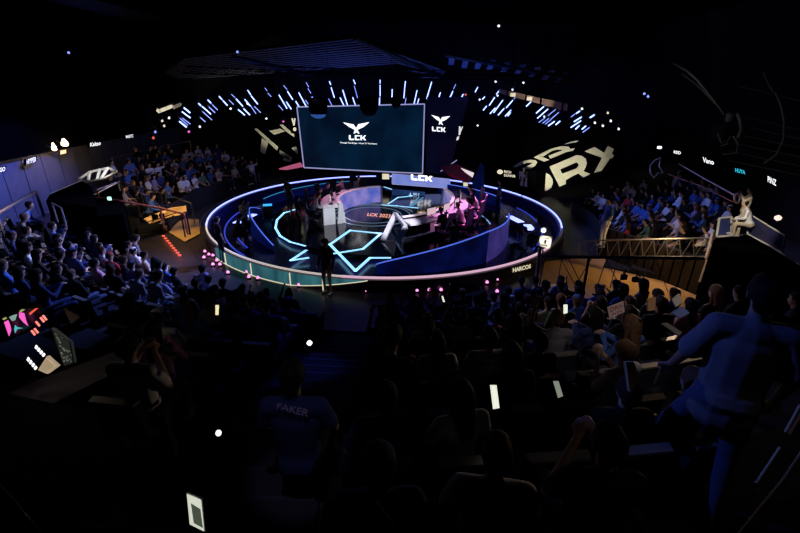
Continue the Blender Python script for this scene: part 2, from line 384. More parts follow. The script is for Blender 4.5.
# centre dial
CC = at_z(373, 215, PZ)
mb = MB(); mb.arcwall(CC, .01, 1.75, 0, 360, PZ, PZ + .012, 48); mb.build('dial', mat('dial_black', (.015, .015, .02), .15), plat)
mb = MB()
for r_ in (1.78, 1.35): mb.arcwall(CC, r_, r_ + .035, 0, 360, PZ + .012, PZ + .022, 64)
mb.arcwall(CC, 2.0, 2.05, 20, 170, PZ + .002, PZ + .02, 40)
mb.build('dial_ring', mat('ring_glow', (.4, .5, .6), emit=(.3, .5, .65), es=.35), plat)
mb = MB(); text_mesh(mb, 'LCK 2023', [at_z(368, 213, PZ + .02), at_z(391, 214.5, PZ + .02), at_z(390, 218, PZ + .02), at_z(367, 216, PZ + .02)], thick=.012, bold=.02)
mb.build('dial_lettering', mat('orange_white_glow', (1, .6, .4), emit=(1, .42, .28), es=.9), plat)

# curved blue partitions in the pit
def partition(label, a0, a1, r, zt, m, n=40, th=.07, edge=None):
    e = empty('curved_partition', pol(r, (a0 + a1) / 2), label, 'partition', 'curved partitions in the stage pit')
    rf = r if callable(r) else (lambda u: r)
    mb = MB(); mb.arcwall(C, lambda u: rf(u), lambda u: rf(u) + th, a0, a1, .02, zt, n); mb.build('panel', m, e)
    if edge is not None:
        zf = zt if callable(zt) else (lambda u: zt)
        mb = MB(); mb.tube([pol(rf(i / n) + th / 2, a0 + (a1 - a0) * i / n, zf(i / n) + .012) for i in range(n + 1)], .022, 6); mb.build('top_edge', edge, e)
    return e
E_EDGE = mat('blue_edge_glow', (.3, .4, 1), emit=(.1, .2, 1), es=.8)
BLUEP = screen_mat('blue_panel_glow', (.0008, .002, .025), (.002, .008, .11), .5, 1.0)  # emission stands in for light the top edge casts on the panels
VIOP = screen_mat('violet_panel_glow', (.04, .03, .2), (.07, .05, .28), .55, 2)  # same painted glow in violet, for the end section
def mk_part(label, a0, a1, rr, zt, m, edge):
    e = empty('curved_partition', pol(6.5, (a0 + a1) / 2), label, 'partition')
    n = 40; mb = MB(); mb.arcwall(C, rr, lambda u: rr(u) + .07, a0, a1, .02, zt, n); mb.build('panel', m, e)
    mb = MB(); mb.tube([pol(rr(i / n) + .035, a0 + (a1 - a0) * i / n, zt(i / n) + .012) for i in range(n + 1)], .024, 6); mb.build('top_edge', edge, e)
    return e
mk_part('long curved deep-blue partition across the near side of the stage pit', 269, 305, lambda u: 6.65, lambda u: .35 + .85 * u ** .8, BLUEP, E_EDGE)
mk_part('violet end section of the curved partition, right of the blue one', 305.3, 336, lambda u: 6.65 - .9 * u, lambda u: 1.2 - .2 * u, VIOP, E_EDGE)
mk_part('narrow crescent-shaped blue partition at the left side of the stage pit', 176, 228, lambda u: 6.2, lambda u: .1 + .75 * math.sin(math.pi * min(1, max(0, u * .9 + .05))), BLUEP, E_EDGE)
mk_part('low curved blue partition behind the right team at the far side of the pit', 20, 62, lambda u: 6.3, lambda u: .55, BLUEP, E_EDGE)
mk_part('low curved dark-blue partition behind the left team at the far side of the pit', 112, 168, lambda u: 6.4, lambda u: .5, BLUEP, mat('teal_edge_glow', (.2, .6, .9), emit=(.03, .3, .6), es=.6))

# ------------------------------------------------------------ player desks
SILVER = mat('silver_panel', (.62, .62, .66), .35, .3, scale=3)
LEDV = screen_mat('violet_blue_led', (.05, .1, .5), (.32, .25, .6), .95, 1.2)
LEDP = screen_mat('pink_led', (.08, .12, .4), (.45, .35, .7), .8, 1.5)
def desk(label, cen, r, a0, a1, led, splay=False, z=PZ):
    e = empty('player_desk', (cen[0] + r * math.cos(R((a0 + a1) / 2)), cen[1] + r * math.sin(R((a0 + a1) / 2)), z), label, 'desk')
    mb = MB(); mb.arcwall(cen, r - .05, r + .75, a0, a1, z + .72, z + .77, 40); mb.build('desk_top', mat('desk_white', (.6, .58, .62), .3), e)
    mb = MB(); mb.arcwall(cen, r - .1, r - .04, a0, a1, z + .05, z + .86, 40); mb.build('led_front', led, e)
    mb = MB(); mb.arcwall(cen, r - .035, r - .01, a0, a1, z + .05, z + .86, 40); mb.build('back_panel', DARK, e)
    mb = MB(); mb.arcwall(cen, r - .12, r + .02, a0, a1, z + .86, z + .9, 40); mb.build('top_trim', mat('pink_white_trim_glow', (.8, .7, .78), .3, emit=(.7, .5, .62), es=.35), e)  # trim given a painted glow, though it is no lamp
    for a in ((a1,) if splay else (a0, a1)):
        mb = MB(); s = 2.2 if a == a0 else -2.2
        p = lambda rr, zz, da=0: Vector((cen[0] + rr * math.cos(R(a + da)), cen[1] + rr * math.sin(R(a + da)), zz))
        mb.hexa([p(r - .25, z), p(r + .15, z), p(r + .15, z, s), p(r - .25, z, s)], [p(r - .12, z + .9), p(r + .05, z + .9), p(r + .05, z + .9, s), p(r - .12, z + .9, s)])
        mb.hexa([p(r + .25, z), p(r + .78, z), p(r + .78, z, s), p(r + .25, z, s)], [p(r + .25, z + .77), p(r + .78, z + .77), p(r + .78, z + .77, s), p(r + .25, z + .77, s)])
        mb.build('end_panel', SILVER, e)
    return e
LC, LR = (-.3, 19.85), 2.7
RC, RR_ = (-1.6, 20.6), 4.15
d1 = desk('curved white player desk on the left of the stage with a violet display front', LC, LR, 205, 108, LEDV)
d2 = desk('curved white player desk on the right of the stage, seen from behind its players', RC, RR_, -66, 22, LEDP, True)
# the splayed end frame of the right desk
def bar(a, b, wd, m, nm):
    mb = MB(); a, b = Vector(a), Vector(b); d = (b - a).normalized(); s_ = d.cross(Vector((.4, 1, 0))).normalized() * wd / 2; t_ = d.cross(s_).normalized() * .06
    mb.hexa([a - s_ - t_, a + s_ - t_, a + s_ + t_, a - s_ + t_], [b - s_ - t_, b + s_ - t_, b + s_ + t_, b - s_ + t_]); return mb.build(nm, m, d2)
bar(at_z(396, 213, 1.03), at_z(382.5, 241, PZ), .2, SILVER, 'leg'); bar(at_z(396, 214, 1.03), at_z(406, 227, 1.0), .12, SILVER, 'top_bar')
bar(at_z(406, 227, 1.0), at_z(397, 242, .55), .2, SILVER, 'leg'); bar(at_z(397, 242, .55), at_z(404, 254, PZ), .08, SILVER, 'foot_bar')
mb = MB(); mb.prism([at_z(383, 240, PZ + .02), at_z(397, 241, .53), at_z(403, 253, PZ + .03), at_z(394, 256, PZ + .02)], (0, .05, 0)); mb.build('side_plate', mat('brown_grey_plate', (.12, .09, .09), .5), d2)
mb = MB()
def arcpt(cen, r, a, z): return Vector((cen[0] + r * math.cos(R(a)), cen[1] + r * math.sin(R(a)), z))
# T1-style winged red mark on the left desk front
q = [arcpt(LC, LR - .11, 190, PZ + .75), arcpt(LC, LR - .11, 174, PZ + .75), arcpt(LC, LR - .11, 174, PZ + .2), arcpt(LC, LR - .11, 190, PZ + .2)]
text_mesh(mb, 'T1', q, thick=.015, bold=.03); mb.build('logo', mat('red_logo_glow', (1, .2, .2), emit=(1, .12, .12), es=1.3), d1)

# ------------------------------------------------------------ screens
def screen(name, label, q, m, frame=.05, depth=.15, fm=None, cat='screen'):
    """q: four corners TL TR BR BL in the place"""
    q = [Vector(p) for p in q]; c = sum(q, Vector()) / 4; n = (q[1] - q[0]).cross(q[3] - q[0]).normalized()
    if n.dot(CAM - c) < 0: n = -n
    e = empty(name, c, label, cat)
    mb = MB(); mb.prism([p - n * depth for p in q], n * (depth - .01)); mb.build('housing', DARK, e)
    mb = MB(); mb.prism(q, n * .012); mb.build('display', m, e)
    if frame:
        mb = MB()
        for a, b in zip(q, q[1:] + q[:1]): mb.tube([a + n * .02, b + n * .02], frame, 6)
        mb.build('frame', fm or DGREY, e)
    return e, n
E_FRAME = mat('lilac_frame_glow', (.6, .6, .8), emit=(.42, .42, .75), es=.7)
SY = 26.0
MAINM = screen_mat('main_screen_teal', (.0005, .0025, .010), (.001, .013, .036), 1.0, .55)
q = [at_y(297, 107, SY), at_y(424.5, 104, SY), at_y(422.5, 173.5, SY), at_y(304, 167.5, SY)]
ms, n = screen('main_screen', 'huge dark-teal hanging screen showing a white winged LCK logo above the stage', q, MAINM, .035, .25, E_FRAME)
def emblem(mb, f):
    """winged mark drawn in unit space, f maps (u 0..1, v 0..1 down) to the place"""
    L = [(0, .02), (.4, .2), (.5, .5), (.55, .72), (.43, .62), (.25, .42)]
    Rr = [(1, .0), (.58, .18), (.5, .5), (.45, .72), (.57, .62), (.78, .4)]
    X1 = [(.5, .62), (.56, .7), (.63, .97), (.56, .93), (.5, .82), (.46, .72)]
    X2 = [(.5, .62), (.44, .7), (.4, .97), (.46, .93), (.5, .82), (.54, .72)]
    for P in (L, Rr, X1, X2): poly_on(mb, [f(u, v) for u, v in P], .02)
def blk_letters(mb, f):
    """the squared letters L C K"""
    W = .12
    for P in ([(0, 0), (.1, 0), (.1, .72), (.32, .72), (.3, 1), (.05, 1), (0, .8)],
              [(.36, .0), (.66, .0), (.66, .22), (.45, .22), (.45, .76), (.64, .76), (.64, 1), (.38, 1), (.36, .85)],
              [(.7, 0), (.79, 0), (.79, .38), (.84, .38), (.93, 0), (1.04, 0), (.92, .5), (1.04, 1), (.93, 1), (.84, .62), (.79, .62), (.79, 1), (.7, 1)]):
        poly_on(mb, [f(u, v) for u, v in P], .02)
def qmap(px, Y, off=.03):
    """px: TL TR BR BL in the photo; maps unit space to the plane y = Y just in front of the display"""
    q = [at_y(x, y, Y) for x, y in px]
    return lambda u, v: (q[0].lerp(q[1], u)).lerp(q[3].lerp(q[2], u), v) + Vector((0, -off, 0))
mb = MB(); emblem(mb, qmap([(343, 122), (369.5, 122), (369.5, 134), (343, 134)], SY)); mb.build('logo', E_WHITE, ms)
mb = MB(); blk_letters(mb, qmap([(349, 135), (365.5, 135.3), (365.5, 140.2), (349, 140)], SY)); mb.build('lettering', E_WHITE, ms)
mb = MB(); text_mesh(mb, 'Through The Bridge - Home To The Future', [at_y(x, y, SY) for x, y in ((340, 141.8), (377, 143), (377, 144.8), (340, 143.6))], thick=.04, bold=.015); mb.build('tagline', E_WHITE, ms)

# tall side screen right of it
TS = 27.2
q = [at_y(427, 95, TS), at_y(470, 88, TS), at_y(452, 178, TS), at_y(425, 173, TS)]
q = [at_y(427, 97, TS), at_y(469, 97, TS), at_y(449, 174, TS), at_y(426, 173, TS)]
ss, n = screen('side_screen', 'tall dark angled side screen with a small white LCK logo, right of the huge screen', q, screen_mat('side_screen_navy', (.0006, .0008, .006), (.002, .002, .012), 1.0, .6), .0, .2)
mb = MB(); emblem(mb, qmap([(431, 114.5), (450, 116), (450, 126), (431, 124)], TS)); mb.build('logo', E_WHITE, ss)
mb = MB(); blk_letters(mb, qmap([(432, 126.5), (445, 127.5), (445, 132), (432, 131)], TS)); mb.build('lettering', E_WHITE, ss)
mb = MB(); poly_on(mb, [at_y(x, y, TS - .03) for x, y in ((459, 126), (460.3, 126.5), (461, 129), (462, 126.5), (463, 126.5), (461, 131.5), (460, 135), (458.6, 135))], .02)
poly_on(mb, [at_y(x, y, TS - .03) for x, y in ((457, 137), (459.2, 136), (458.6, 139.5), (456.3, 140.5))], .02); mb.build('sponsor_mark', mat('grey_white_glow', (.8, .8, .8), emit=(.8, .8, .78), es=.9), ss)
mb = MB(); mb.tube([at_y(440.5, 171.5, TS - .05), at_y(457, 160, TS - .05)], .025, 6); mb.build('light_line', E_FRAME, ss)
# left side screen, mostly hidden
q = [at_y(289.5, 115, 27.6), at_y(296.5, 115, 27.6), at_y(299, 134, 27.6), at_y(291, 133, 27.6)]
ls, n = screen('side_screen', 'small dark hanging screen with a cream forked mark, left of the huge screen', q, mat('off_screen', (.004, .003, .006), .6, spec=.1), .0, .2)
mb = MB(); poly_on(mb, [at_y(x, y, 27.55) for x, y in ((291.5, 118.5), (292.8, 118), (293.7, 121.5), (294.6, 118), (295.6, 118.5), (294.6, 125.5), (293.4, 125.5))], .02)
for c_, r_ in (((294.8, 129.2), 1.6),): poly_on(mb, [at_y(c_[0] + r_ * math.cos(k * .524), c_[1] + r_ * 1.2 * math.sin(k * .524), 27.55) for k in range(12)], .02)
mb.build('sponsor_mark', E_CREAM, ls)

# low LCK display
LY = 25.4
q = [at_y(392, 173.5, LY), at_y(450, 179, LY), at_y(450, 188.5, LY), at_y(392, 184, LY)]
lo, n = screen('low_display', 'wide low pale-blue display with white LCK letters behind the stage', q, screen_mat('pale_blue_led', (.16, .25, .75), (.3, .34, .8), .8, 1.2), .012, .15, E_FRAME)
mb = MB(); blk_letters(mb, qmap([(411, 174.2), (431.5, 176), (431.5, 181.3), (411, 179.8)], LY, .03)); mb.build('lettering', mat('bright_white_glow', (1, 1, 1), emit=(1, 1, 1), es=2.2), lo)
for x0, y0, x1, y1, l in ((382, 173.3, 389.5, 179.5, 'small cream-lit box display, left of the low pale-blue display'), (463, 182, 468, 186.5, 'small cream-lit box display, right of the low pale-blue display')):
    screen('box_display', l, [at_y(x0, y0, LY + .2), at_y(x1, y0 + .3, LY + .2), at_y(x1, y1, LY + .2), at_y(x0, y1, LY + .2)], E_CREAM, .02, .3)
# reflecting display panel on the stage floor edge
q = [at_y(392, 189, 24.2), at_y(425, 192, 24.2), at_y(425, 207, 24.2), at_y(392, 205, 24.2)]
fl, n = screen('floor_display', 'blue translucent floor-standing display with white letters at the back of the stage', q, screen_mat('dim_blue_led', (.01, .03, .1), (.03, .08, .28), .7, 1), .0, .1)
mb = MB(); blk_letters(mb, qmap([(410, 192.5), (419, 193), (419, 203.5), (410, 202)], 24.2)); mb.build('lettering', mat('soft_blue_white', (.6, .7, .9), emit=(.4, .55, .8), es=.8), fl)

# dark stage surround below the side screens, with its magenta lit soffit
mb = MB(); c = [at_y(440, 168, 26.6), at_y(455, 164, 26.6), at_y(474, 173, 24.5), at_y(470, 183, 24.5), at_y(452, 178, 25.8)]
mb.prism(c, (0, .1, .05)); tag(mb.build('lit_canopy', mat('magenta_fabric', (.3, .02, .08), .5)), 'dark red glowing slanted canopy under the side screen, right of the low display', 'canopy')
mb = MB(); c = [at_y(461, 168.5, 24.3), at_y(474, 173.5, 24.3), at_y(472.5, 177.5, 24.3), at_y(466, 173, 24.3)]
mb.prism(c, (0, .1, .02)); tag(mb.build('light_bar', mat('warm_white_glow', (.9, .85, .85), emit=(.9, .78, .75), es=.9)), 'short white slanted light bar at the tip of the red canopy', 'light')
mb = MB(); c = [at_y(279, 169.5, 25), at_y(300, 163.5, 25), at_y(303, 167, 25), at_y(287, 170, 25)]
mb.prism(c, (0, .1, .05)); tag(mb.build('light_bar', mat('pink_dim_glow', (.6, .3, .4), emit=(.5, .1, .2), es=.7)), 'dim pink slanted light bar under the left corner of the huge screen', 'light')
# tall navy fin right of the stage back
mb = MB(); mb.prism([at_y(470, 190, 24.6), at_y(481, 163, 24.6), at_y(484, 166, 24.6), at_y(484, 194, 24.6)], (0, .12, 0))
tag(mb.build('blue_fin', screen_mat('blue_fin_led', (.001, .003, .03), (.002, .007, .08), .5, 1)), 'upright dark-blue fin panel at the right end of the stage back', 'panel')
for (x0, y0, x1, y1, z_, l) in ((236, 223.5, 248, 217.5, .45, 'white-lit slanted bench light in the left pit, right of the two staff'), (249, 217, 254, 214.5, .45, 'small white-lit bench light beside the crescent partition'),
    (509, 216.5, 521, 222.5, .5, 'white-lit slanted bench light in the right pit beside the violet partition'), (527, 225, 532, 230.5, .45, 'small slanted bench light at the right edge of the pit'), (263, 205.5, 272, 205, .5, 'small turquoise bench light in the far left pit')):
    a, b = at_z(x0, y0, z_), at_z(x1, y1, z_); mb = MB(); e = empty('bench_light', ((a + b) / 2).xy.to_3d(), l, 'light')
    d = (b - a).normalized(); s = Vector((-d.y, d.x, 0)) * .16
    mb.prism([a - s, b - s, b + s, a + s], (0, 0, .03)); mb.build('glowing_top', E_STRIP if x0 != 263 else mat('turq_glow', (.1, .6, .9), emit=(.04, .4, .85), es=1.2), e)
    mb = MB(); mb.prism([a - s * .8, b - s * .8, b + s * .8, a + s * .8], (0, 0, -z_ + .03)); mb.build('base', DARK, e)

# ------------------------------------------------------------ banners on the far walls
BAN = mat('cream_print', (.72, .7, .56), .7, scale=20)
def ustroke(f, pts, w_, mb):
    for a, b in zip(pts, pts[1:]):
        d = (Vector(b) - Vector(a)).normalized(); s = Vector((-d.y, d.x)) * w_ / 2; e = d * w_ * .5
        a2, b2 = Vector(a) - e * 0, Vector(b) + e * 0
        poly_on(mb, [f(*(a2 - s)), f(*(a2 + s)), f(*(b2 + s)), f(*(b2 - s))], .02)
BY = 31.0
ban = empty('wall_banner', at_plane(560, 165, BP0, BN), 'black banner with big cream letters DRX printed twice, on the far right wall', 'banner')
mb = MB(); mb.prism([at_plane(x, y, BP0, BN) for x, y in ((545, 190), (500, 176), (498, 125), (600, 118), (625, 150), (612, 176))], (0, .1, 0)); mb.build('cloth', mat('banner_black', (.001, .001, .002), 1, spec=0), ban)
def P_(pts): return [at_plane(x, y, BP0 - BN * .01, BN) for x, y in pts]
mb = MB()
# large D (rest hidden), R, X
def crop(ox, oy, s, pts): return [(ox + x / s, oy + y / s) for x, y in pts]
S6 = 7.96
poly_on(mb, P_(crop(540, 140, S6, [(48, 262), (80, 280), (100, 310), (104, 345), (90, 380), (60, 400), (38, 405)])), .015)
# R: stem, bowl, leg
Rp = [[(75,212),(148,182),(160,235),(180,268),(205,320),(208,350),(155,372)], [(148,182),(290,120),(330,125),(290,178),(160,235)],
      [(330,125),(365,150),(375,185),(365,215),(345,248),(310,262),(290,225),(306,205),(305,188),(290,178)], [(180,268),(290,225),(310,262),(205,320)], [(300,262),(345,248),(402,270),(345,300)]]
for p in Rp: poly_on(mb, P_(crop(540, 140, S6, p)), .015)
Xp = [[(355,90),(435,55),(545,125),(500,145)], [(500,120),(540,45),(590,72),(555,140)], [(500,130),(565,140),(490,245),(430,262)], [(535,110),(560,100),(592,122),(572,150)]]
for p in Xp: poly_on(mb, P_(crop(540, 140, S6, p)), .015)
# upper smaller D, R, X
Dp = [[(245, 298), (330, 250), (400, 236), (440, 240), (420, 262), (370, 262), (270, 304)], [(440, 240), (456, 256), (440, 285), (412, 270), (420, 262)], [(440, 285), (395, 315), (325, 318), (350, 298), (412, 270)]]
for p in Dp: poly_on(mb, P_(crop(480, 130, S6, p)), .015)
R2 = [[(430, 218), (462, 200), (552, 238), (510, 252)], [(462, 200), (560, 152), (600, 140), (615, 155), (570, 168), (500, 212)], [(600, 140), (650, 128), (705, 132), (718, 150), (640, 158), (615, 155)],
      [(718, 150), (690, 175), (650, 165), (660, 152)], [(690, 175), (600, 212), (560, 228), (545, 205), (650, 165)], [(690, 155), (755, 145), (740, 165), (690, 175)]]
for p in R2: poly_on(mb, P_(crop(480, 130, S6, p)), .015)
for p in ([(665, 115), (730, 90), (790, 84), (760, 98)],): poly_on(mb, P_(crop(480, 130, S6, p)), .015)
mb.build('lettering', BAN, ban)
ban = empty('wall_banner', at_y(275, 145, BY + .2), 'black banner with big cream letters T1 printed aslant, left of the huge screen', 'banner')
def P_(pts): return [at_y(x, y, BY - .01) for x, y in pts]
mb = MB(); mb.prism([at_y(x, y, BY) for x, y in ((243, 128), (268, 112), (300, 110), (304, 170), (270, 172))], (0, .1, 0)); mb.build('cloth', MATS['banner_black'], ban)
mb = MB()
Tp = [[(195, 150), (215, 145), (385, 295), (375, 325)], [(255, 225), (305, 255), (278, 352), (240, 330)], [(395, 315), (492, 378), (485, 415), (392, 345)], [(435, 355), (480, 385), (470, 415), (425, 400)],
      [(312, 165), (400, 148), (420, 160), (440, 170), (352, 198)], [(392, 115), (420, 115), (510, 190), (512, 218), (440, 165)], [(485, 303), (525, 288), (540, 320), (540, 352)]]
for p in Tp: poly_on(mb, P_(crop(230, 110, S6, p)), .015)
mb.build('lettering', BAN, ban)

# ------------------------------------------------------------ wall signs
def sign(label, txt, q, m, board=BLK, pad=.12, cat='sign'):
    q = [Vector(p) for p in q]; c = sum(q, Vector()) / 4; n = (q[1] - q[0]).cross(q[3] - q[0]).normalized()
    if n.dot(CAM - c) < 0: n = -n
    e = empty('lit_sign', c, label, cat)
    B = [c + (p - c) * 1.25 for p in q]; mb = MB(); mb.prism([p - n * .06 for p in B], n * .055); mb.build('board', board, e)
    mb = MB(); text_mesh(mb, txt, q, thick=.012, bold=.02); mb.build('lettering', m, e); return e
def xq(x0, y0, x1, y1, h, X, sl=0): return [at_x(x0, y0, X), at_x(x1, y1, X), at_x(x1, y1 + h, X), at_x(x0, y0 + h, X)]
sign('small white lit sign on the left wall band, right beside the warm lamps', 'Kakao', xq(90, 142.8, 100.5, 141, 4, -16.5), E_WHITE)
sign('small white lit sign on the left wall band, farthest from the camera', 'WATC', xq(125.5, 135.5, 133, 134.3, 3, -16.5), E_WHITE)
sign('small bright blue-white lit sign on the left wall band above the blue-lit panels', 'HYPER', xq(26.5, 159.5, 36, 156.5, 5, -16.5), E_WHITE)
sign('small white lit sign at the near end of the left wall band', 'LOGO', xq(-6, 169, 5, 166.5, 4.5, -16.5), E_WHITE)
sign('small white lit sign reading RED on the dark right wall', 'RED', xq(674, 150.5, 681, 151.5, 3, 16.9), E_WHITE)
sign('white lit sign reading Vano on the dark right wall', 'Vano', xq(703, 157, 714, 160, 5, 16.9), E_WHITE)
sign('turquoise lit sign on the dark right wall', 'HUYA', xq(735.5, 168, 745.5, 170.5, 4, 16.9), mat('turq_sign', (.1, .7, .9), emit=(.03, .5, .7), es=1.2))
sign('white lit sign reading PINZ at the near end of the right wall', 'PINZ', xq(768, 176, 776.5, 180, 6, 16.9), E_WHITE)
# bright two-line sign behind the pit on the right
BK = 25.6
e = empty('lit_sign', at_y(504, 175, BK), 'cream lit sign with a round mark and two lines of letters behind the right rim', 'sign')
mb = MB(); mb.prism([at_y(x, y, BK) for x, y in ((494, 166), (528, 169.5), (536, 171), (536, 192), (494, 182))], (0, .3, 0)); mb.build('board', BLK, e)
mb = MB(); poly_on(mb, [at_y(500 + 2.9 * math.cos(k * .524), 171.8 + 2.3 * math.sin(k * .524), BK) for k in range(12)], .03)
text_mesh(mb, 'RICH', [at_y(x, y, BK) for x, y in ((504, 170), (511, 171), (511, 173.6), (504, 172.8))], thick=.03, bold=.03)
text_mesh(mb, 'DUNKER', [at_y(x, y, BK) for x, y in ((504, 173.8), (515.5, 175), (515.5, 177.4), (504, 176.4))], thick=.03, bold=.03)
mb.build('lettering', E_CREAM, e)
mb = MB(); mb.prism([at_y(x, y, BK - .02) for x, y in ((519, 171), (527, 172), (527, 187), (519, 185))], (0, -.02, 0)); mb.build('poster', mat('poster_dim_glow', (.12, .1, .18), .6, emit=(.1, .07, .15), es=.25), e)  # poster's dim glow is put in by emission; it gives no light
# rim wall lettering board
e = empty('rim_sign', pol(8.05, 297), 'dark board with cream letters HARCOS on the outside of the stage rim', 'sign')
qs = [at_cyl(0, 0, 1)]
def at_rim(px, py, r):      # near intersection with a cylinder about the stage
    d = ray(px, py); ox, oy = CAM.x - C.x, CAM.y - C.y; a = d.x**2 + d.y**2; b = 2 * (ox * d.x + oy * d.y); c = ox * ox + oy * oy - r * r
    k = b * b - 4 * a * c; t = (-b - math.sqrt(max(k, 0))) / (2 * a); return CAM + d * t
pp = [at_rim(x, y, 8.25) for x, y in ((512.5, 268), (530.5, 264), (530.5, 268), (512.5, 272.5))]
c_ = sum(pp, Vector()) / 4; B = [c_ + (p - c_) * 1.3 for p in pp]; nn = (CAM - c_); nn.z = 0; nn.normalize()
mb = MB(); mb.prism([p - nn * .06 for p in B], nn * .05); mb.build('board', mat('brown_board', (.05, .035, .02), .6), e)
mb = MB(); text_mesh(mb, 'HARCOS', pp, thick=.015, bold=.03); mb.build('lettering', E_CREAM, e)

# warm lamps on the left wall band
for x, y, s, l in ((65, 145, .15, 'larger warm blazing wall lamp on the left wall band'), (54.5, 149.5, .1, 'smaller warm wall lamp, left of the larger one')):
    p = at_x(x, y, -16.2); e = empty('wall_lamp', p, l, 'lamp')
    mb = MB(); mb.lathe(p, [(s * .5, -.05), (s, 0), (s * .9, .12), (s * .3, .3)], 10); mb.build('glowing_head', mat('blaze', (1, .9, .7), emit=(1, .75, .4), es=5, sample=True), e, smooth=True)
    mb = MB(); mb.tube([p, p + Vector((-.4, 0, .2))], .03, 6); mb.build('bracket', DGREY, e)
    light('POINT', 'wall_lamp_light', p + Vector((.3, 0, -.1)), 14, (1, .65, .35), size=.1)
screen('lamp_monitor', 'small orange-lit screen below the larger warm wall lamp', [at_x(59.5, 150.5, -16.3), at_x(66, 149, -16.3), at_x(66, 153.5, -16.3), at_x(59.5, 155, -16.3)], mat('orange_screen', (1, .6, .4), emit=(.9, .38, .2), es=1), .02, .06)
p = at_x(160.5 + 25, 0, -16) if False else None
for x0, y0, x1, y1, l, m_ in ((158, 111, 171, 106, 'bright cream tube fixture near the left end of the hanging lights', E_CREAM), (173, 107, 180, 104, 'dim cream tube fixture right beside the bright cream one', mat('cream_dim', (.5, .5, .4), emit=(.3, .27, .18), es=.5))):
    a, b = at_cyl(x0, y0, 11.5), at_cyl(x1, y1, 11.5); e = empty('box_light', (a + b) / 2, l, 'light')
    mb = MB(); mb.tube([a, b], .11, 4); mb.build('diffuser', m_, e); mb = MB(); mb.tube([a + Vector((0, 0, .12)), b + Vector((0, 0, .12))], .1, 4); mb.build('housing', DGREY, e)
# warm lit bulkhead on the right of the ceiling
a, b = at_y(500, 89, 24), at_y(568, 104, 22); e = empty('lit_bulkhead', (a + b) / 2, 'long beige lit bulkhead beam hanging over the right hanging lights', 'beam')
mb = MB(); mb.prism([a, b, b - Vector((0, 0, .32)), a - Vector((0, 0, .2))], (0, .15, 0)); mb.build('face', mat('beige_lit', (.6, .45, .35), .6), e)
mb = MB()
for u in (.12, .4, .62, .93): p = a.lerp(b, u); mb.box(p + Vector((0, -.03, -.13)), (.06, .06, .45))
mb.build('bracket', BLK, e)
mb = MB()
for u in (.22, .47): p = a.lerp(b, u); mb.box(p + Vector((0, -.03, -.13)), (.35, .04, .16))
mb.build('lamp', E_CREAM, e)

# ------------------------------------------------------------ hanging light tubes over the stage
TUBES = []
def tl(ox, oy, L):
    for x0, y0, x1, y1 in L: TUBES.append((ox + x0 / S6, oy + y0 / S6, ox + x1 / S6, oy + y1 / S6))
tl(150, 75, [(272,262,318,300),(255,292,322,342),(388,228,404,244),(415,250,485,312),(470,255,517,300),(418,292,494,358),(402,340,440,372),(240,345,300,400),(260,345,320,390),(235,370,290,415),(462,200,484,222),(495,235,538,278),(552,172,572,194),(582,205,615,242),(650,155,676,180),(685,190,740,250),(630,200,665,235),(702,275,755,320),(745,268,795,318),(755,195,796,245),(778,122,800,155)])
tl(250, 75, [(8,165,62,232),(0,238,48,308),(35,250,85,300),(120,105,135,125),(142,145,168,172),(230,158,295,268),(228,242,262,280),(290,215,328,272),(268,84,294,114),(298,130,340,195),(365,210,396,262),(388,140,450,255),(442,200,468,238),(447,60,467,95),(462,108,484,145),(533,198,552,222),(632,52,642,75),(646,100,672,180),(626,190,656,250),(718,182,748,245),(738,120,778,246)])
tl(350, 75, [(28,40,42,70),(34,88,60,182),(22,180,44,245),(239,40,239,65),(239,80,239,175),(236,182,234,245),(336,115,334,178),(340,185,336,248),(441,50,428,185),(446,185,434,248),(534,122,504,255),(548,190,530,250),(650,55,610,190),(650,195,630,250),(720,140,680,255),(742,208,716,262),(796,175,790,200)])
tl(430, 75, [(204,75,188,110),(182,128,150,202),(198,215,165,275),(265,152,205,270),(278,238,250,284),(380,98,360,135),(435,175,418,192),(546,130,530,152),(515,178,472,242),(450,248,424,280),(580,200,505,302),(520,262,478,308),(590,266,542,320),(700,150,670,190),(660,200,606,262),(645,280,598,328),(640,300,620,325)])
tl(520, 75, [(110,190,50,250),(228,218,200,244),(190,250,128,305),(224,270,138,345),(284,274,222,324),(325,238,300,262),(308,298,250,348),(200,340,150,378),(230,345,180,385),(250,352,200,392),(275,370,225,405),(318,368,286,395),(434,312,408,334),(474,288,448,306),(490,334,430,372),(488,362,404,418),(470,405,444,430),(522,408,495,430),(552,418,500,456),(590,318,560,338)])
TUBES.sort(key=lambda t: t[0] + t[2])
DIM = {i for i in range(len(TUBES)) if random.random() < .32}
for i, (x0, y0, x1, y1) in enumerate(TUBES):
    rr = 8.6 + .9 * random.random(); a, b = at_cyl(x0, y0, rr + .15), at_cyl(x1, y1, rr - .15)
    dim = i in DIM and math.hypot(x1 - x0, y1 - y0) < 14
    e = empty('tube_light', a, f'slanted {"dim blue" if dim else "bright blue-white"} light tube hanging over the stage, {nth(i + 1)} from the left', 'light', 'light tubes hanging over the stage')
    mb = MB(); mb.tube([a, b], .032 if not dim else .022, 6); mb.build('glowing_tube', E_TUBED if dim else E_TUBE, e)
    d = (a - b).normalized(); mb = MB(); mb.tube([a, a + d * .1], .05, 6); mb.tube([a + d * .08, Vector((a.x + d.x * .08, a.y + d.y * .08, 10))], .005, 4); mb.build('cap', DGREY, e)

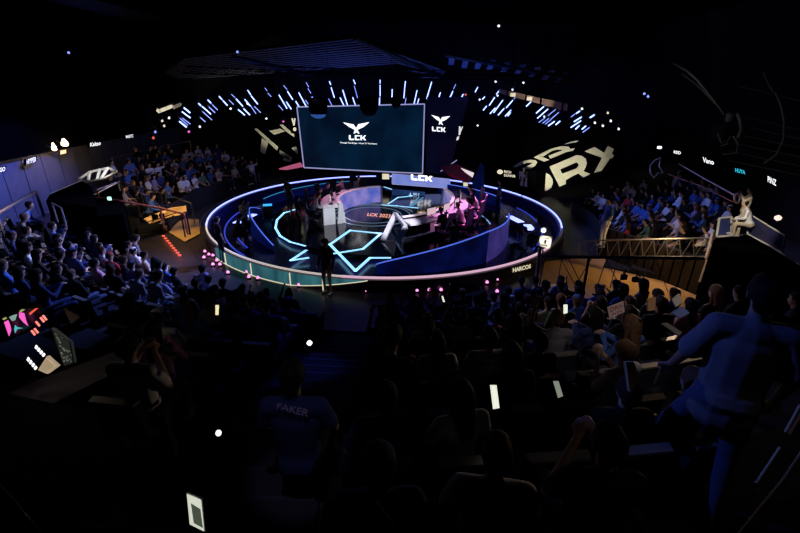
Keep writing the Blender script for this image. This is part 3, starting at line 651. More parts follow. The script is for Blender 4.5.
# curved truss the lights hang from
def truss(label, pts, w_=.3, tr=.022, m=BLK, name='lighting_truss', cat='truss'):
    e = empty(name, pts[0], label, cat); mb = MB(); mbd = MB(); pts = [Vector(p) for p in pts]
    offs = [(0, 0), (0, -w_), (w_, 0), (w_, -w_)]; chains = [[] for _ in offs]
    for i, p in enumerate(pts):
        d = (pts[min(i + 1, len(pts) - 1)] - pts[max(0, i - 1)]).normalized(); s = d.cross(Vector((0, 0, 1))).normalized()
        for k, (u, v) in enumerate(offs): chains[k].append(p + s * u + Vector((0, 0, v)))
    for c_ in chains: mb.tube(c_, tr, 5)
    for i in range(len(pts) - 1):
        mbd.tube([chains[0][i], chains[1][i + 1]], tr * .6, 4); mbd.tube([chains[2][i], chains[3][i + 1]], tr * .6, 4); mbd.tube([chains[1][i], chains[3][i + 1]], tr * .6, 4)
    for i in range(0, len(pts), 6): mbd.tube([pts[i], Vector((pts[i].x, pts[i].y, 10))], .01, 4)
    mb.build('chord', m, e); mbd.build('bracing', m, e); return e
truss('black curved lighting truss above the hanging tubes', [pol(9.2, a, 6.6) for a in range(20, 175, 4)])
truss('inner curved lighting truss carrying the loudspeakers', [pol(7.0, a, 6.75) for a in range(30, 160, 5)])
# moving-head lamps and speaker clusters on the truss
def moving_head(p, aim, lens_m, label, s=1.0):
    e = empty('moving_head_lamp', p, label, 'stage light', 'moving head lamps on the truss'); p = Vector(p)
    M = (Vector(aim) - p).to_track_quat('Z', 'Y').to_matrix()
    mb = MB(); mb.box(p + Vector((0, 0, .32 * s)), (.3 * s, .3 * s, .12 * s)); mb.box(p + Vector((.19 * s, 0, .12 * s)), (.05 * s, .12 * s, .35 * s)); mb.box(p + Vector((-.19 * s, 0, .12 * s)), (.05 * s, .12 * s, .35 * s)); mb.tube([p + Vector((0, 0, .3 * s)), Vector((p.x, p.y, 10))], .008, 4); mb.build('yoke', DARK, e)
    mb = MB(); mb.lathe(p, [(.09 * s, -.2 * s), (.14 * s, -.14 * s), (.15 * s, .08 * s), (.12 * s, .16 * s)], 12, axis=M); mb.build('head', DARK, e, smooth=True)
    mb = MB(); mb.lathe(p, [(.1 * s, .16 * s), (.11 * s, .175 * s), (.05 * s, .19 * s)], 12, axis=M); mb.build('lens', lens_m, e)
HEADS = [(152,137,'R'),(188,131,'P'),(230,108,'W'),(247,103,'W'),(266,118,'W'),(283,121,'P'),(312,97,'B'),(374,103,'W'),(466,94,'R'),(480,99,'W'),(496,81,'W'),(498,95,'W'),(513,89,'W'),(524,82,'W'),(478,125,'W'),(545,116,'W'),(596,122,'W'),(604,125,'W'),(609,112,'C'),(612,120,'W'),(161,120,'C'),(163,125,'C'),(168,117,'W'),(199,126,'W'),(154,131,'B'),(620,128,'W'),(583,108,'W'),(650,95,'B')]
LM = {'R': E_RED, 'P': E_MAG, 'W': E_WHITE, 'B': E_TUBED, 'C': E_CREAM}
LN_ = {'R': 'small red-lit', 'P': 'small pink-lit', 'W': 'small white-lit', 'B': 'small blue-lit', 'C': 'small cream-lit'}
for i, (x, y, k) in enumerate(sorted(HEADS)):
    p = at_cyl(x, y, 10.3); moving_head(p, (C.x, C.y - 6, 0), LM[k], f'{LN_[k]} moving head lamp on the truss, {nth(i + 1)} from the left', .55)
def speaker(p, label, glow=None, s=.8):
    e = empty('hanging_speaker', p, label, 'speaker', 'round black loudspeakers in front of the huge screen'); p = Vector(p)
    mb = MB(); mb.lathe(p, [(r_ * s, z_ * s) for r_, z_ in ((.3, .55), (.52, .5), (.6, .2), (.58, -.2), (.45, -.42), (.2, -.5))], 18); mb.build('body', BLK, e, smooth=True)
    mb = MB(); mb.lathe(p + Vector((0, 0, -.42 * s)), [(.46 * s, 0), (.44 * s, -.1 * s), (.3 * s, -.2 * s), (.1 * s, -.26 * s)], 18); mb.build('dome', glow or DARK, e, smooth=True)
    mb = MB()
    for a in range(4): mb.tube([p + Vector((.3 * math.cos(a * 1.57), .3 * math.sin(a * 1.57), .5 * s)), Vector((p.x + .3 * math.cos(a * 1.57), p.y + .3 * math.sin(a * 1.57), 10))], .005, 4)
    mb.build('cable', BLK, e)
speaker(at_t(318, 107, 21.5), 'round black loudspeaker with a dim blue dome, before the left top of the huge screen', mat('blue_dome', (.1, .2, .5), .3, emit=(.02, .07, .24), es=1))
speaker(at_t(369, 105, 21.5), 'round black loudspeaker before the middle top of the huge screen')
speaker(at_t(396, 104, 22.5) + Vector((0, 0, .1)), 'small dark loudspeaker before the right top of the huge screen', None, .45)
# LED-lit wall fixtures (wall wash cans) seen high on both sides
for x, y, l in ((645, 93, 'dim blue round ceiling lamp far right of the hanging tubes'), (499, 25, 'tiny white ceiling lamp high above the right hanging tubes'), (237, 51, 'tiny ceiling lamp above the left roof ribs'), (68, 32 + 20, 'tiny dim ceiling lamp at the upper left')):
    p = at_t(x, y, 19); moving_head(p, (CAM.x, CAM.y + 8, 0), E_WHITE if x in (499,) else E_TUBED, l, .5)

# ------------------------------------------------------------ entrances, rails and side boxes
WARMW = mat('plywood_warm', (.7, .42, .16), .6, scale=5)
# right entrance: lit ramp, dark panelled wall, lattice rail
W0, W1 = at_z(597, 257, 0), at_z(706, 300, 0)
mb = MB(); wd = (W1 - W0).normalized(); wn = Vector((-wd.y, wd.x, 0))
if wn.dot(CAM - W0) < 0: wn = -wn
topz = 1.2
mb.prism([W0, W1, W1 - wn * .15, W0 - wn * .15], (0, 0, topz)); e = empty('entrance_wall', (W0 + W1) / 2, 'dark brown panelled wall beside the right lit entrance', 'wall panel')
mb.build('panelling', mat('brown_panel', (.02, .013, .01), .7, scale=4, bump=.3), e)
mb = MB()
for i in range(14): p = W0 + (W1 - W0) * (i / 13) + wn * .01; mb.box(p + Vector((0, 0, topz / 2)), (.03, .03, topz))
mb.build('joint', BLK, e)
ramp = [at_z(x, y, .03) for x, y in ((575, 259), (606, 258), (706, 300), (640, 330), (530, 292), (545, 262))]
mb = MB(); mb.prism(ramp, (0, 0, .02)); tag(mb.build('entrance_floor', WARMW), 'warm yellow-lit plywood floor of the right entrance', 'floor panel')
light('AREA', 'entrance_light', at_z(650, 285, 0) + Vector((-.2, -.1, 2.2)), 26, (1, .66, .28), at_z(640, 274, 0), .7)
def lattice(name, label, A, B, h, n, m, tilt=0, r=.022, cat='railing', post_every=99):
    e = empty(name, A, label, cat); A, B = Vector(A), Vector(B); mb = MB(); H = Vector((0, 0, h))
    mb.tube([A + H, B + H], r * 1.5, 6); mb.build('top_rail', m, e)
    mb = MB(); mb.tube([A, B], r * 1.8, 6); mb.build('bottom_rail', m, e)
    mb = MB()
    for i in range(n):
        p, q_, s_ = A.lerp(B, i / n), A.lerp(B, (i + 1) / n), A.lerp(B, (i + .5) / n)
        mb.tube([p, s_ + H], r * .7, 4); mb.tube([s_ + H, q_], r * .7, 4)
    mb.build('bracing', m, e)
    for p in (A, B): mb = MB(); mb.tube([p - Vector((0, 0, .05)), p + H], r * 1.6, 6); mb.build('post', m, e)
    return e
RAILM = mat('dull_steel', (.3, .3, .36), .45, .7)
a = at_t(577, 257, 15.6); b = at_t(708, 257, 13.2); ht = 15.5 * 14 / F_PX
lattice('lattice_railing', 'long steel lattice railing in front of the far right stand', a, b, .62, 11, RAILM)
mb = MB(); a = at_t(708, 259, 12.9); b = at_t(715, 232, 12.9); c = at_t(700, 282, 12.9)
e = empty('edge_post', c, 'pale upright edge post where the lattice railing meets the black side box', 'post'); mb.tube([a, b], .09, 6); mb.build('upper', mat('pale_post', (.7, .6, .5), .5), e)
mb = MB(); mb.tube([c, a], .04, 6); mb.build('lower', MATS['pale_post'], e)
a = at_t(541, 256.5, 11.0); b = at_t(703, 258.5, 11.0)
e = empty('handrail', a, 'thick dark handrail across the right entrance, with crossing braces below it', 'railing')
mb = MB(); mb.tube([a, b], .045, 8); mb.build('top_rail', mat('dark_rail', (.12, .12, .15), .35, .8), e)
mb = MB()
for x0, x1, y1 in ((545, 538, 292), (562, 556, 290), (568, 585, 292), (589, 583, 285), (592, 574, 288), (605, 622, 290), (607, 596, 290), (630, 616, 290), (633, 645, 292), (650, 640, 290), (655, 668, 292), (560, 578, 290), (618, 610, 288)):
    mb.tube([at_t(x0, 257.5, 11.0), at_t(x1, y1, 10.8)], .012, 4)
mb.build('brace', DGREY, e)
mb = MB(); mb.tube([at_t(589, 257, 11), at_t(583, 292, 10.8)], .035, 6); mb.build('post', DARK, e)
# sign lamps seen through the rail
for x, y, l in ((624, 277, 'small black bracket lamp on the lit right entrance wall'), (635.5, 279.5, 'second small black bracket lamp, nearer the brown panelled wall')):
    p = at_t(x, y, 12.6); e = empty('bracket_lamp', p, l, 'lamp'); mb = MB(); mb.box(p, (.16, .1, .14)); mb.build('housing', BLK, e); mb = MB(); mb.tube([p, p + Vector((.0, 0, .25))], .02, 5); mb.build('arm', BLK, e)

# raised black side boxes with light edges
SOLID = []
def sidebox(label, top_px, z, edge_m, base=0.0, edges=None):
    P = [at_z(x, y, z) for x, y in top_px]; c = sum(P, Vector()) / len(P); e = empty('side_box', (c.x, c.y, base), label, 'platform box')
    mb = MB(); mb.prism([Vector((p.x, p.y, base)) for p in P], (0, 0, z - base)); mb.build('body', BLK, e); SOLID.append(P)
    for i in (edges if edges is not None else range(len(P))):
        a, b = P[i], P[(i + 1) % len(P)]; mb = MB(); mb.tube([a, b], .025, 5); mb.build('edge_trim', edge_m, e)
    return e, P
PALE = mat('pale_edge', (.7, .68, .62), .5)
sidebox('big black side box right of the lattice railing', [(714, 239), (751, 234), (815, 275), (830, 330), (690, 330), (703, 290)], 1.9, PALE, edges=[0, 1])
sb, _ = sidebox('stepped black side box between the blue-lit left wall and the far left stand', [(46, 201), (50, 194), (82, 180.5), (92, 187), (96, 207)], 2.3, PALE, edges=[1])
P2 = [at_z(x, y, 1.9) for x, y in ((90, 197), (120, 181.5), (123, 203), (123, 214), (98, 216))]; SOLID.append(P2)
mb = MB(); mb.prism([Vector((p.x, p.y, 0)) for p in P2], (0, 0, 1.9)); mb.build('lower_body', BLK, sb)
mb = MB(); mb.tube([P2[0], P2[1]], .025, 5); mb.build('edge_trim', PALE, sb)
# poster and glass panel on the right box
X0 = 11.6
e, n_ = screen('info_panel', 'small navy poster panel in a pale frame on top of the right side box', [at_t(719, 218.5, 12.6), at_t(731, 217, 12.6), at_t(731, 236, 12.4), at_t(716, 237, 12.4)], mat('navy_poster', (.03, .04, .15), .4), .03, .05, PALE)
e, n_ = screen('glass_panel', 'slanting dark glass panel with white letters on top of the right side box', [at_t(750, 214, 12.2), at_t(786, 236, 11.2), at_t(782, 252, 11.2), at_t(748, 234, 12.2)], mat('smoke_glass', (.03, .03, .08), .1), .02, .04, PALE)
mb = MB(); text_mesh(mb, 'RED', [at_t(752, 222, 12.1), at_t(764, 225, 11.9), at_t(764, 229.5, 11.9), at_t(752, 227, 12.1)], thick=.04, bold=.02)
text_mesh(mb, 'FORCE', [at_t(752, 229, 12.1), at_t(764, 232, 11.9), at_t(764, 235, 11.9), at_t(752, 232, 12.1)], thick=.04)
mb.build('lettering', mat('grey_letters', (.5, .5, .6)), e)
# white cage frame on the left
e = empty('white_cage', at_t(98, 178, 17), 'white tubular cage on top of the left side boxes', 'cage'); PT = lambda x, y, t=17: at_t(x, y, t)
WHT = mat('white_tube', (.85, .85, .85), .4)
mb = MB(); mb.tube([PT(79, 179), PT(90, 172), PT(108, 168), PT(117, 171.5)], .05, 6); mb.tube([PT(79, 179, 16.4), PT(86, 182, 16.4), PT(104, 178, 16.4), PT(117, 171.5, 16.6)], .035, 6); mb.build('rail', WHT, e)
for x0, y0, x1, y1 in ((90, 172, 88, 181), (100, 169.5, 97, 179.5), (108, 168, 101, 178.5)): mb = MB(); mb.tube([PT(x0, y0), PT(x1, y1, 16.5)], .055, 6); mb.build('post', WHT, e)
# handrails (steel, slanting) around the left stand
def rail(label, pts, r=.025, m=RAILM, posts=(), drop=.9, cat='railing', name='handrail'):
    e = empty(name, pts[0], label, cat); mb = MB(); mb.tube(pts, r, 6); mb.build('top_rail', m, e)
    for i in posts: mb = MB(); p = Vector(pts[i]); mb.tube([p, p - Vector((0, 0, drop))], r * .9, 6); mb.build('post', m, e)
    return e
WR = mat('warm_rail', (.55, .4, .32), .4, .5); WR2 = mat('red_rail', (.5, .14, .1), .4)
rail('steel handrail running up beside the blue-lit left wall', [at_t(-4, 214, 12.5), at_t(36, 191.5, 15)], .05, WR, (0, 1))
rail('red-edged handrail from the left side boxes down to the left entrance', [at_t(91, 195.5, 16), at_t(92, 197, 15.8), at_t(120, 201, 15.5), at_t(160, 208, 16), at_t(184, 214, 16)], .035, WR2, (2, 3, 4), .8)
rail('thin handrail above the front row of the far left stand', [at_t(120, 181.5, 17.5), at_t(140, 188, 17.8), at_t(165, 194, 18), at_t(191, 203, 18)], .025, DGREY, (0, 1, 2, 3), .9)
rail('long thin warm handrail over the far left stand', [at_t(112, 158, 22), at_t(150, 149, 24), at_t(190, 141, 26)], .025, WR, (0, 1, 2), .5)
rail('pale handrail rising from the left side boxes to the far left stand', [at_t(97, 190, 16), at_t(118, 182, 17)], .03, RAILM, (0, 1), .6)
rail('short pale handrail over the left stand beside the wall', [at_t(52, 203, 13), at_t(61, 208, 12.6)], .03, RAILM, (0, 1), .6)
rail('long warm handrail descending along the dark right wall', [at_t(679, 164, 19), at_t(705, 179, 17), at_t(736, 196, 14.5)], .025, mat('warm_bright_rail', (.8, .5, .4), .4), (), .7)
rail('lower dim red handrail below the long warm one', [at_t(668, 174, 19), at_t(703, 187, 17), at_t(733, 202, 14.5)], .02, WR2, (), .7)
mb = MB(); pts = [at_t(737.5 + 3 * math.cos(a * .524), 198.5 + 4.5 * math.sin(a * .524), 14.3) for a in range(13)]; mb.tube(pts, .04, 6)
tag(mb.build('cable_loop', mat('warm_loop', (.9, .6, .45), .5), smooth=True), 'warm-lit looped cable hanging at the lower end of the long right handrail', 'cable')
# left entrance: warm lit wall and steps
e = empty('lit_entrance', at_z(168, 218, .3), 'warm yellow-lit side wall and steps of the left entrance', 'entrance')
mb = MB(); q = [at_t(144, 219, 17), at_t(170, 208.5, 17.6), at_t(186, 206, 18), at_t(187, 213.5, 18), at_t(166, 218, 17.6), at_t(150, 224, 17)]
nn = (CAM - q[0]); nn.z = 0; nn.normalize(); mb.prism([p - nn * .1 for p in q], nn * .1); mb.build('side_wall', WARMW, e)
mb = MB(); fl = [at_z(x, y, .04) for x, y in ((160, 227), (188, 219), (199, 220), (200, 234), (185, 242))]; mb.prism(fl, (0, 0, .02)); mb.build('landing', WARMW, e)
mb = MB()
for x0, y0, x1, y1 in ((162, 207, 150, 222), (174, 209, 164, 222), (181, 211, 172, 224)): mb.tube([at_t(x0, y0 + 6, 16.4), at_t(x1, y1 + 2, 16.4)], .015, 4)
mb.tube([at_t(147, 222, 16.4), at_t(176, 213, 16.6), at_t(181, 212, 16.6)], .02, 5); mb.build('inner_rail', DARK, e)
mb = MB(); mb.box(at_t(155, 217, 16.8), (.2, .1, .2)); mb.box(at_t(162, 216, 16.8), (.16, .1, .2)); mb.build('bracket', BLK, e)
light('AREA', 'entrance_light', at_t(166, 216, 16.7) + Vector((0, 0, 1.1)), 30, (1, .72, .3), at_t(168, 215, 17.6), .5)
light('AREA', 'entrance_light', at_t(190, 218, 16.7) + Vector((0, 0, 1.6)), 16, (1, .6, .3), at_z(188, 226, 0), .5)
rail('black newel rail at the foot of the left entrance', [at_t(181, 214, 16), at_t(186, 212, 16.2)], .03, DARK, (0, 1), .9)
# exit sign dots
p = at_t(109.5, 198.5, 15); mb = MB(); e = empty('exit_light', p, 'tiny green-white lit marker on the black left side box', 'light'); mb.box(p, (.12, .05, .12)); mb.build('lens', mat('green_glow', (.6, 1, .8), emit=(.5, 1, .75), es=1.4), e); mb = MB(); mb.box(p + Vector((0, .04, 0)), (.16, .05, .2)); mb.build('housing', BLK, e)
# red edge lights along the left entrance curb
for i in range(9):
    p = at_z(163.5 + i * 2.0, 236 + i * 2.4, .1); e = tag(MB().box(p, (.1, .06, .05)).build('curb_light', E_RED), f'small red curb light at the left walkway, {nth(i + 1)} from the entrance', 'light', 'red curb lights by the left entrance')
for i in range(9):
    p = at_z(199 + i * 2.6, 199 - i * 1.1, .3); tag(MB().box(p, (.12, .08, .06)).build('curb_light', E_RED), f'small red light behind the left rim, {nth(i + 1)} from the left', 'light', 'red lights behind the left rim')
# pink floor lamps round the ring
PINKS = [(205, 252), (209, 255), (213, 256), (204, 258), (217, 254), (217, 261), (213, 265), (220, 265), (228, 273), (212, 249), (247, 272.5), (249, 277.5), (258, 278.5), (299, 285.5), (316, 286), (366, 291), (379, 287.5), (391, 291), (417, 291), (429, 290.5), (441, 290.5), (417, 280), (440, 279), (487, 283), (497, 280), (497, 292), (483, 279)]
for i, (x, y) in enumerate(sorted(PINKS)):
    p = at_z(x, y, .04); e = empty('floor_lamp', (p.x, p.y, 0), f'small pink glowing floor lamp outside the stage rim, {nth(i + 1)} from the left', 'lamp', 'pink floor lamps round the stage')
    mb = MB(); mb.lathe((p.x, p.y, 0), [(.07, 0), (.07, .04), (.05, .05)], 10); mb.build('base', DARK, e)
    mb = MB(); mb.lathe((p.x, p.y, .05), [(.055, 0), (.045, .05), (.015, .08)], 10); mb.build('lens', E_PUCK, e)
    if x > 350: light('SPOT', 'floor_lamp_light', (p.x, p.y, .1), 9, (1, .3, .85), (p.x * .9 - .07, p.y + .5, .5), .03, 60)

# placard on a pole at the right rim
e = empty('placard_stand', at_z(541, 258, 0), 'white placard with dark marks held on a steel pole at the right rim', 'sign')
pt = 12.2; q = [at_t(540.5, 235, pt), at_t(552.5, 237, pt), at_t(550, 248.5, pt), at_t(538, 246, pt)]
mb = MB(); nn = (CAM - q[0]).normalized(); mb.prism([p - nn * .03 for p in q], nn * .03); mb.build('board', mat('placard_white', (.85, .8, .72), .6), e)
def sub(u0, v0, u1, v1): f = lambda u, v: q[0].lerp(q[1], u).lerp(q[3].lerp(q[2], u), v); return [f(u0, v0), f(u1, v0), f(u1, v1), f(u0, v1)]
mb = MB(); text_mesh(mb, 'LUCKY', sub(.3, .12, .75, .24), thick=.01, bold=.02); text_mesh(mb, '8', sub(.4, .34, .58, .68), thick=.01, bold=.04); text_mesh(mb, 'DANCER', sub(.25, .76, .75, .9), thick=.01, bold=.02); mb.build('lettering', BLK, e)
mb = MB(); mb.tube([at_t(540, 248, pt), at_t(536, 285, pt)], .05, 8); mb.tube([at_t(543, 250, pt), at_t(540, 285, pt)], .025, 6); mb.build('pole', CHROME, e)
mb = MB(); mb.lathe(at_t(543.6, 230.3, pt), [(.02, -.07), (.07, -.03), (.07, .03), (.02, .07)], 10); mb.build('lamp_knob', E_WHITE, e)

# ------------------------------------------------------------ high right pipes and fixture
for i, (pts, r_, b_, l) in enumerate((
    ([(673, 63), (687, 71), (697, 80), (706, 91), (715, 103)], .02, 1, 'pale curved cable pipe high on the right, upper one of the pair'),
    ([(682, 74), (697, 85), (709, 97), (718, 106), (724, 115)], .014, 0, 'thin curved cable pipe high on the right, lower one of the pair'),
    ([(775, 92), (781, 106), (784, 122), (783, 140), (776, 155), (764, 163)], .016, 0, 'long curved pipe dropping at the upper right edge'),
    ([(763, 72), (768, 84), (773, 92)], .012, 0, 'short dark curved pipe above the long one at the right edge'),
    ([(737, 113), (740, 120), (741, 130), (738, 138)], .03, 0, 'thick curved dark pipe beside the right ceiling fixture'))):
    mb = MB(); mb.tube([at_t(x, y, 9) for x, y in pts], r_, 6); tag(mb.build('curved_pipe', mat('pipe_pale', (.5, .48, .45), .4) if b_ else mat('pipe_dim', (.3, .28, .27), .4), smooth=True), l, 'pipe')
for i in range(7):
    mb = MB(); mb.tube([at_t(738 - i * 2, 106 + i * 9 - (20 if i == 0 else 0), 11), at_t(805, 122 + i * 9 - (20 if i == 0 else 0), 9.5)], .012, 5)
    tag(mb.build('ceiling_pipe', mat('pipe_dark', (.12, .11, .11), .5)), f'faint thin straight pipe under the right ceiling, {nth(i + 1)} from the top', 'pipe', 'straight pipes under the right ceiling')
p = at_t(728, 133, 11)
e = empty('ceiling_projector', p, 'dark projector with pale edges hung from the right ceiling', 'projector')
GE = mat('grey_edge', (.5, .48, .45), .5)
mb = MB(); mb.box(p, (.55, .5, .4)); mb.build('body', DARK, e)
mb = MB(); PP = lambda x, y: at_t(x, y, 10.6); mb.tube([PP(722, 154.5), PP(736, 153), PP(738, 144), PP(733, 136)], .018, 5); mb.tube([PP(718, 133), PP(721, 143), PP(727, 141.5), PP(731, 136)], .014, 5); mb.tube([PP(721, 146), PP(728, 143.5)], .014, 5); mb.build('bracket', GE, e)
mb = MB(); mb.lathe(at_t(729, 118, 11), [(.02, -.1), (.07, -.08), (.08, .1), (.02, .14)], 10); mb.build('clamp', GE, e)
p = at_t(657, 156, 19); e = empty('hoop_frame', at_t(657, 166, 18), 'thin pale hoop-shaped cable frame above the far right stand', 'frame')
mb = MB(); mb.tube([at_t(x, y, 18) for x, y in ((661, 158), (655, 160), (650, 166), (650.5, 173), (654, 178), (658, 173), (663, 173), (659, 166), (660.5, 159))], .025, 5); mb.build('hoop', GE, e)
p = at_t(659.5, 147.5, 18); mb = MB(); mb.box(p, (.14, .1, .1)); mb.build('lamp', E_WHITE, e)
for x, y, l in ((778, 218, 'round warm-white lamp low on the right wall'),):
    p = at_t(x, y, 12.5); e = empty('wall_lamp', p, l, 'lamp'); mb = MB(); mb.lathe(p, [(.02, -.08), (.08, -.04), (.09, .03), (.03, .08)], 10); mb.build('glowing_head', mat('soft_pink_glow', (1, .8, .7), emit=(1, .75, .65), es=1), e, smooth=True); mb = MB(); mb.tube([p, p + Vector((.3, 0, 0))], .02, 5); mb.build('bracket', DGREY, e)
light('SPOT', 'wall_wash_light', (14, 13.5, 4.6), 260, (.3, .35, 1), (16.9, 15.5, 1.5), .1, 70)
# lower foreground handrails
for pts, l, t in (([(800, 405), (785, 432)], 'short pale handrail at the lower right edge, upper one of the pair', 2.3), ([(804, 410), (789, 434)], 'short pale handrail at the lower right edge, lower one of the pair', 2.3),
    ([(780, 447), (756, 483)], 'thin brown handrail piece at the lower right', 2.2), ([(812, 436), (782, 480), (738, 533), (725, 548)], 'long thin pale handrail curving across the lower right corner', 2.0), ([(-6, 478), (18, 506), (44, 537)], 'thin pale handrail across the lower left corner', 2.0), ([(376, 502), (402, 536)], 'blue-lit slim rail end at the bottom centre', 1.6)):
    mb = MB(); mb.tube([at_t(x, y, t) for x, y in pts], .0045 if len(pts) > 2 else .006, 6)
    tag(mb.build('handrail', mat('blue_lit_rail', (.3, .3, .7), .4) if pts[0][0] == 376 else mat('pale_thin_rail', (.7, .6, .5), .4)), l, 'railing')  # blue light on the bottom rail end is painted into its colour

# ------------------------------------------------------------ production desk in the lower left
def dbox(name, label, px, t, m, cat, thick=.05, extra=None):
    q = [at_t(x, y, t) for x, y in px]; c = sum(q, Vector()) / len(q); n = (q[1] - q[0]).cross(q[2] - q[0]).normalized()
    if n.dot(CAM - c) < 0: n = -n
    e = empty(name, c, label, cat); mb = MB(); mb.prism([p - n * thick for p in q], n * thick); mb.build('body', m, e)
    if extra: extra(e, q, n)
    return e
T_ = 5.0
mb = MB(); q = [at_z(x, y, 2.45) for x, y in ((-60, 425), (35, 381), (146, 340), (160, 350), (60, 400), (-40, 450))]
e = empty('production_counter', q[2], 'long black production counter across the left foreground', 'counter'); mb.prism([p - Vector((0, 0, .06)) for p in q], (0, 0, .06)); mb.build('counter_top', mat('counter_grey', (.2, .2, .22), .5), e)
mb = MB(); mb.prism([Vector((p.x, p.y, 1.6)) for p in q], (0, 0, .78)); mb.build('front', BLK, e)
def keys(e, q, n):
    for k, (u0, u1) in enumerate(((.0, .17), (.28, .45), (.56, .72), (.83, 1))):
        f = lambda u, v: q[0].lerp(q[1], u).lerp(q[3].lerp(q[2], u), v) + n * .004
        mb = MB(); mb.prism([f(u0, .1), f(u1, .1), f(u1, .9), f(u0, .9)], n * .012); mb.build('lit_key', E_WHITE, e)
dbox('control_panel', 'row of white lit keys on a small control panel, upper one at the lower left', [(37, 344.5), (46, 354), (44, 357), (35.5, 348)], 5.2, DARK, 'control panel', .03, keys)
dbox('control_panel', 'row of white lit keys on a small control panel, lower one at the lower left', [(29, 356.5), (38, 367), (36, 370), (27.5, 360)], 5.2, DARK, 'control panel', .03, keys)
dbox('beige_tablet', 'beige lit tablet lying beside the white lit keys at the lower left', [(47, 356), (58, 366), (47, 374), (38, 370)], 5.1, mat('beige_lit_pad', (.7, .55, .38), .5, emit=(.5, .38, .25), es=.75), 'tablet', .04, lambda e, q, n: MB().prism([q[i].lerp(sum(q, Vector()) / 4, .25) + n * .002 for i in range(4)], n * .006).build('display', mat('beige_inner', (.7, .6, .45), emit=(.42, .32, .2), es=.8), e))
def mon(e, q, n):
    mb = MB()
    for i in range(40):
        u, v = random.random() * .9 + .03, random.random() * .86 + .05; f = lambda u, v: q[0].lerp(q[1], u).lerp(q[3].lerp(q[2], u), v) + n * .003
        du, dv = random.uniform(.02, .12), random.uniform(.015, .05); u = min(u, .97 - du); poly_on(mb, [f(u, v), f(u + du, v), f(u + du, v + dv), f(u, v + dv)], .002)
    mb.build('screen_text_lines', mat('grey_picture', (.4, .42, .35), emit=(.28, .3, .24), es=.5), e)
    for a, b in zip(q, q[1:] + q[:1]): mb = MB(); mb.tube([a, b], .008, 5); mb.build('bezel', mat('pale_bezel', (.5, .48, .4)), e)
dbox('production_monitor', 'tilted grey production monitor standing at the end of the lower left counter', [(52, 328), (70, 342), (73.5, 363), (64, 366)], 5.0, mat('dark_screen_glow', (.03, .035, .03), .3, emit=(.03, .035, .03), es=.5), 'monitor', .05, mon)  # faint glow painted into the dark monitor face
dbox('grey_folder', 'grey triangular folder lid standing behind the production monitor', [(63, 307), (80, 317), (71, 324)], 5.6, mat('grey_card', (.2, .19, .17), .7), 'folder', .03, lambda e, q, n: MB().tube([q[0], q[1]], .006, 5).build('spine', DGREY, e))
# colourful lit screen
def shards(e, q, n):
    f = lambda x, y: at_t(x, y, 5.55) + n * .01
    for nm, m_, P in (('pink_shape', E_MAG, [(20, 312), (25, 313), (27, 321), (29, 326), (24, 322), (20, 317)]), ('pink_shape', E_MAG, [(5, 322), (9, 320), (11, 325), (12, 330), (10, 336), (7, 328)]), ('teal_shape', E_TEAL, [(16, 325), (18, 327), (24, 328), (18, 329), (16, 333), (15, 329)]), ('pale_shape', mat('pale_teal_glow', (.5, .7, .65), emit=(.3, .48, .42), es=.7), [(10, 317), (14, 315), (18, 314), (16, 320), (13, 321)]), ('yellow_shape', mat('olive_glow', (.6, .6, .3), emit=(.4, .42, .14), es=.8), [(20, 311), (23, 309), (26, 309.5), (22, 312)]), ('yellow_shape', MATS['olive_glow'], [(3, 319), (6, 317), (8, 318), (5, 320)]), ('red_shape', E_RED, [(30, 313), (36, 308.5), (39, 308), (33, 313), (31, 315)])):
        mb = MB(); poly_on(mb, [f(x, y) for x, y in P], .004); mb.build(nm, m_, e)
dbox('display_screen', 'dark screen showing pink and teal shapes at the lower left edge', [(0, 314), (38, 304), (42, 322), (4, 342)], 5.6, mat('dark_screen_glow2', (.02, .01, .02), .3), 'screen', .05, shards)
for i, (x, y) in enumerate(((33, 333), (36, 331), (37.5, 324), (42, 320), (44.5, 318))):
    mb = MB(); a, b = at_t(x - 1.5, y - 2.5, 5.3), at_t(x + 2, y + 2, 5.3); mb.tube([a, b], .012, 5); tag(mb.build('indicator_bar', mat('salmon_glow', (1, .4, .35), emit=(1, .25, .2), es=1.2)), f'small red lit indicator bar by the lower left counter, {nth(i + 1)} from the left', 'light', 'red indicator bars')

# ------------------------------------------------------------ people
def capsule_np(p0, p1, r0, r1, seg=10, ell=(1, 1), up=(0, 1, 0)):
    p0, p1 = np.array(p0, float), np.array(p1, float); d = p1 - p0; L = np.linalg.norm(d)
    d = d / L if L > 1e-6 else np.array([0, 0, 1.]); up = np.array(up, float)
    u = np.cross(d, up)
    if np.linalg.norm(u) < .2: u = np.cross(d, [1, 0, 0.])
    u /= np.linalg.norm(u); v = np.cross(u, d); V = []; F = []; st = []
    for k in range(4): a = math.pi / 2 * (1 - (k + .35) / 4.35); st.append((p0 - d * r0 * math.sin(a), r0 * math.cos(a)))
    st += [(p0, r0), (p1, r1)]
    for k in range(3, -1, -1): a = math.pi / 2 * (1 - (k + .35) / 4.35); st.append((p1 + d * r1 * math.sin(a), r1 * math.cos(a)))
    for c_, r_ in st:
        for k in range(seg): a = 2 * math.pi * k / seg; V.append(c_ + u * math.cos(a) * r_ * ell[0] + v * math.sin(a) * r_ * ell[1])
    for i in range(len(st) - 1):
        for k in range(seg): a = i * seg + k; b = i * seg + (k + 1) % seg; F.append((a, b, b + seg, a + seg))
    F += [tuple(range(seg))[::-1], tuple(range((len(st) - 1) * seg, len(st) * seg))]; return V, F
SKIN, TOP, LEG, HAIR, SHOE = range(5)
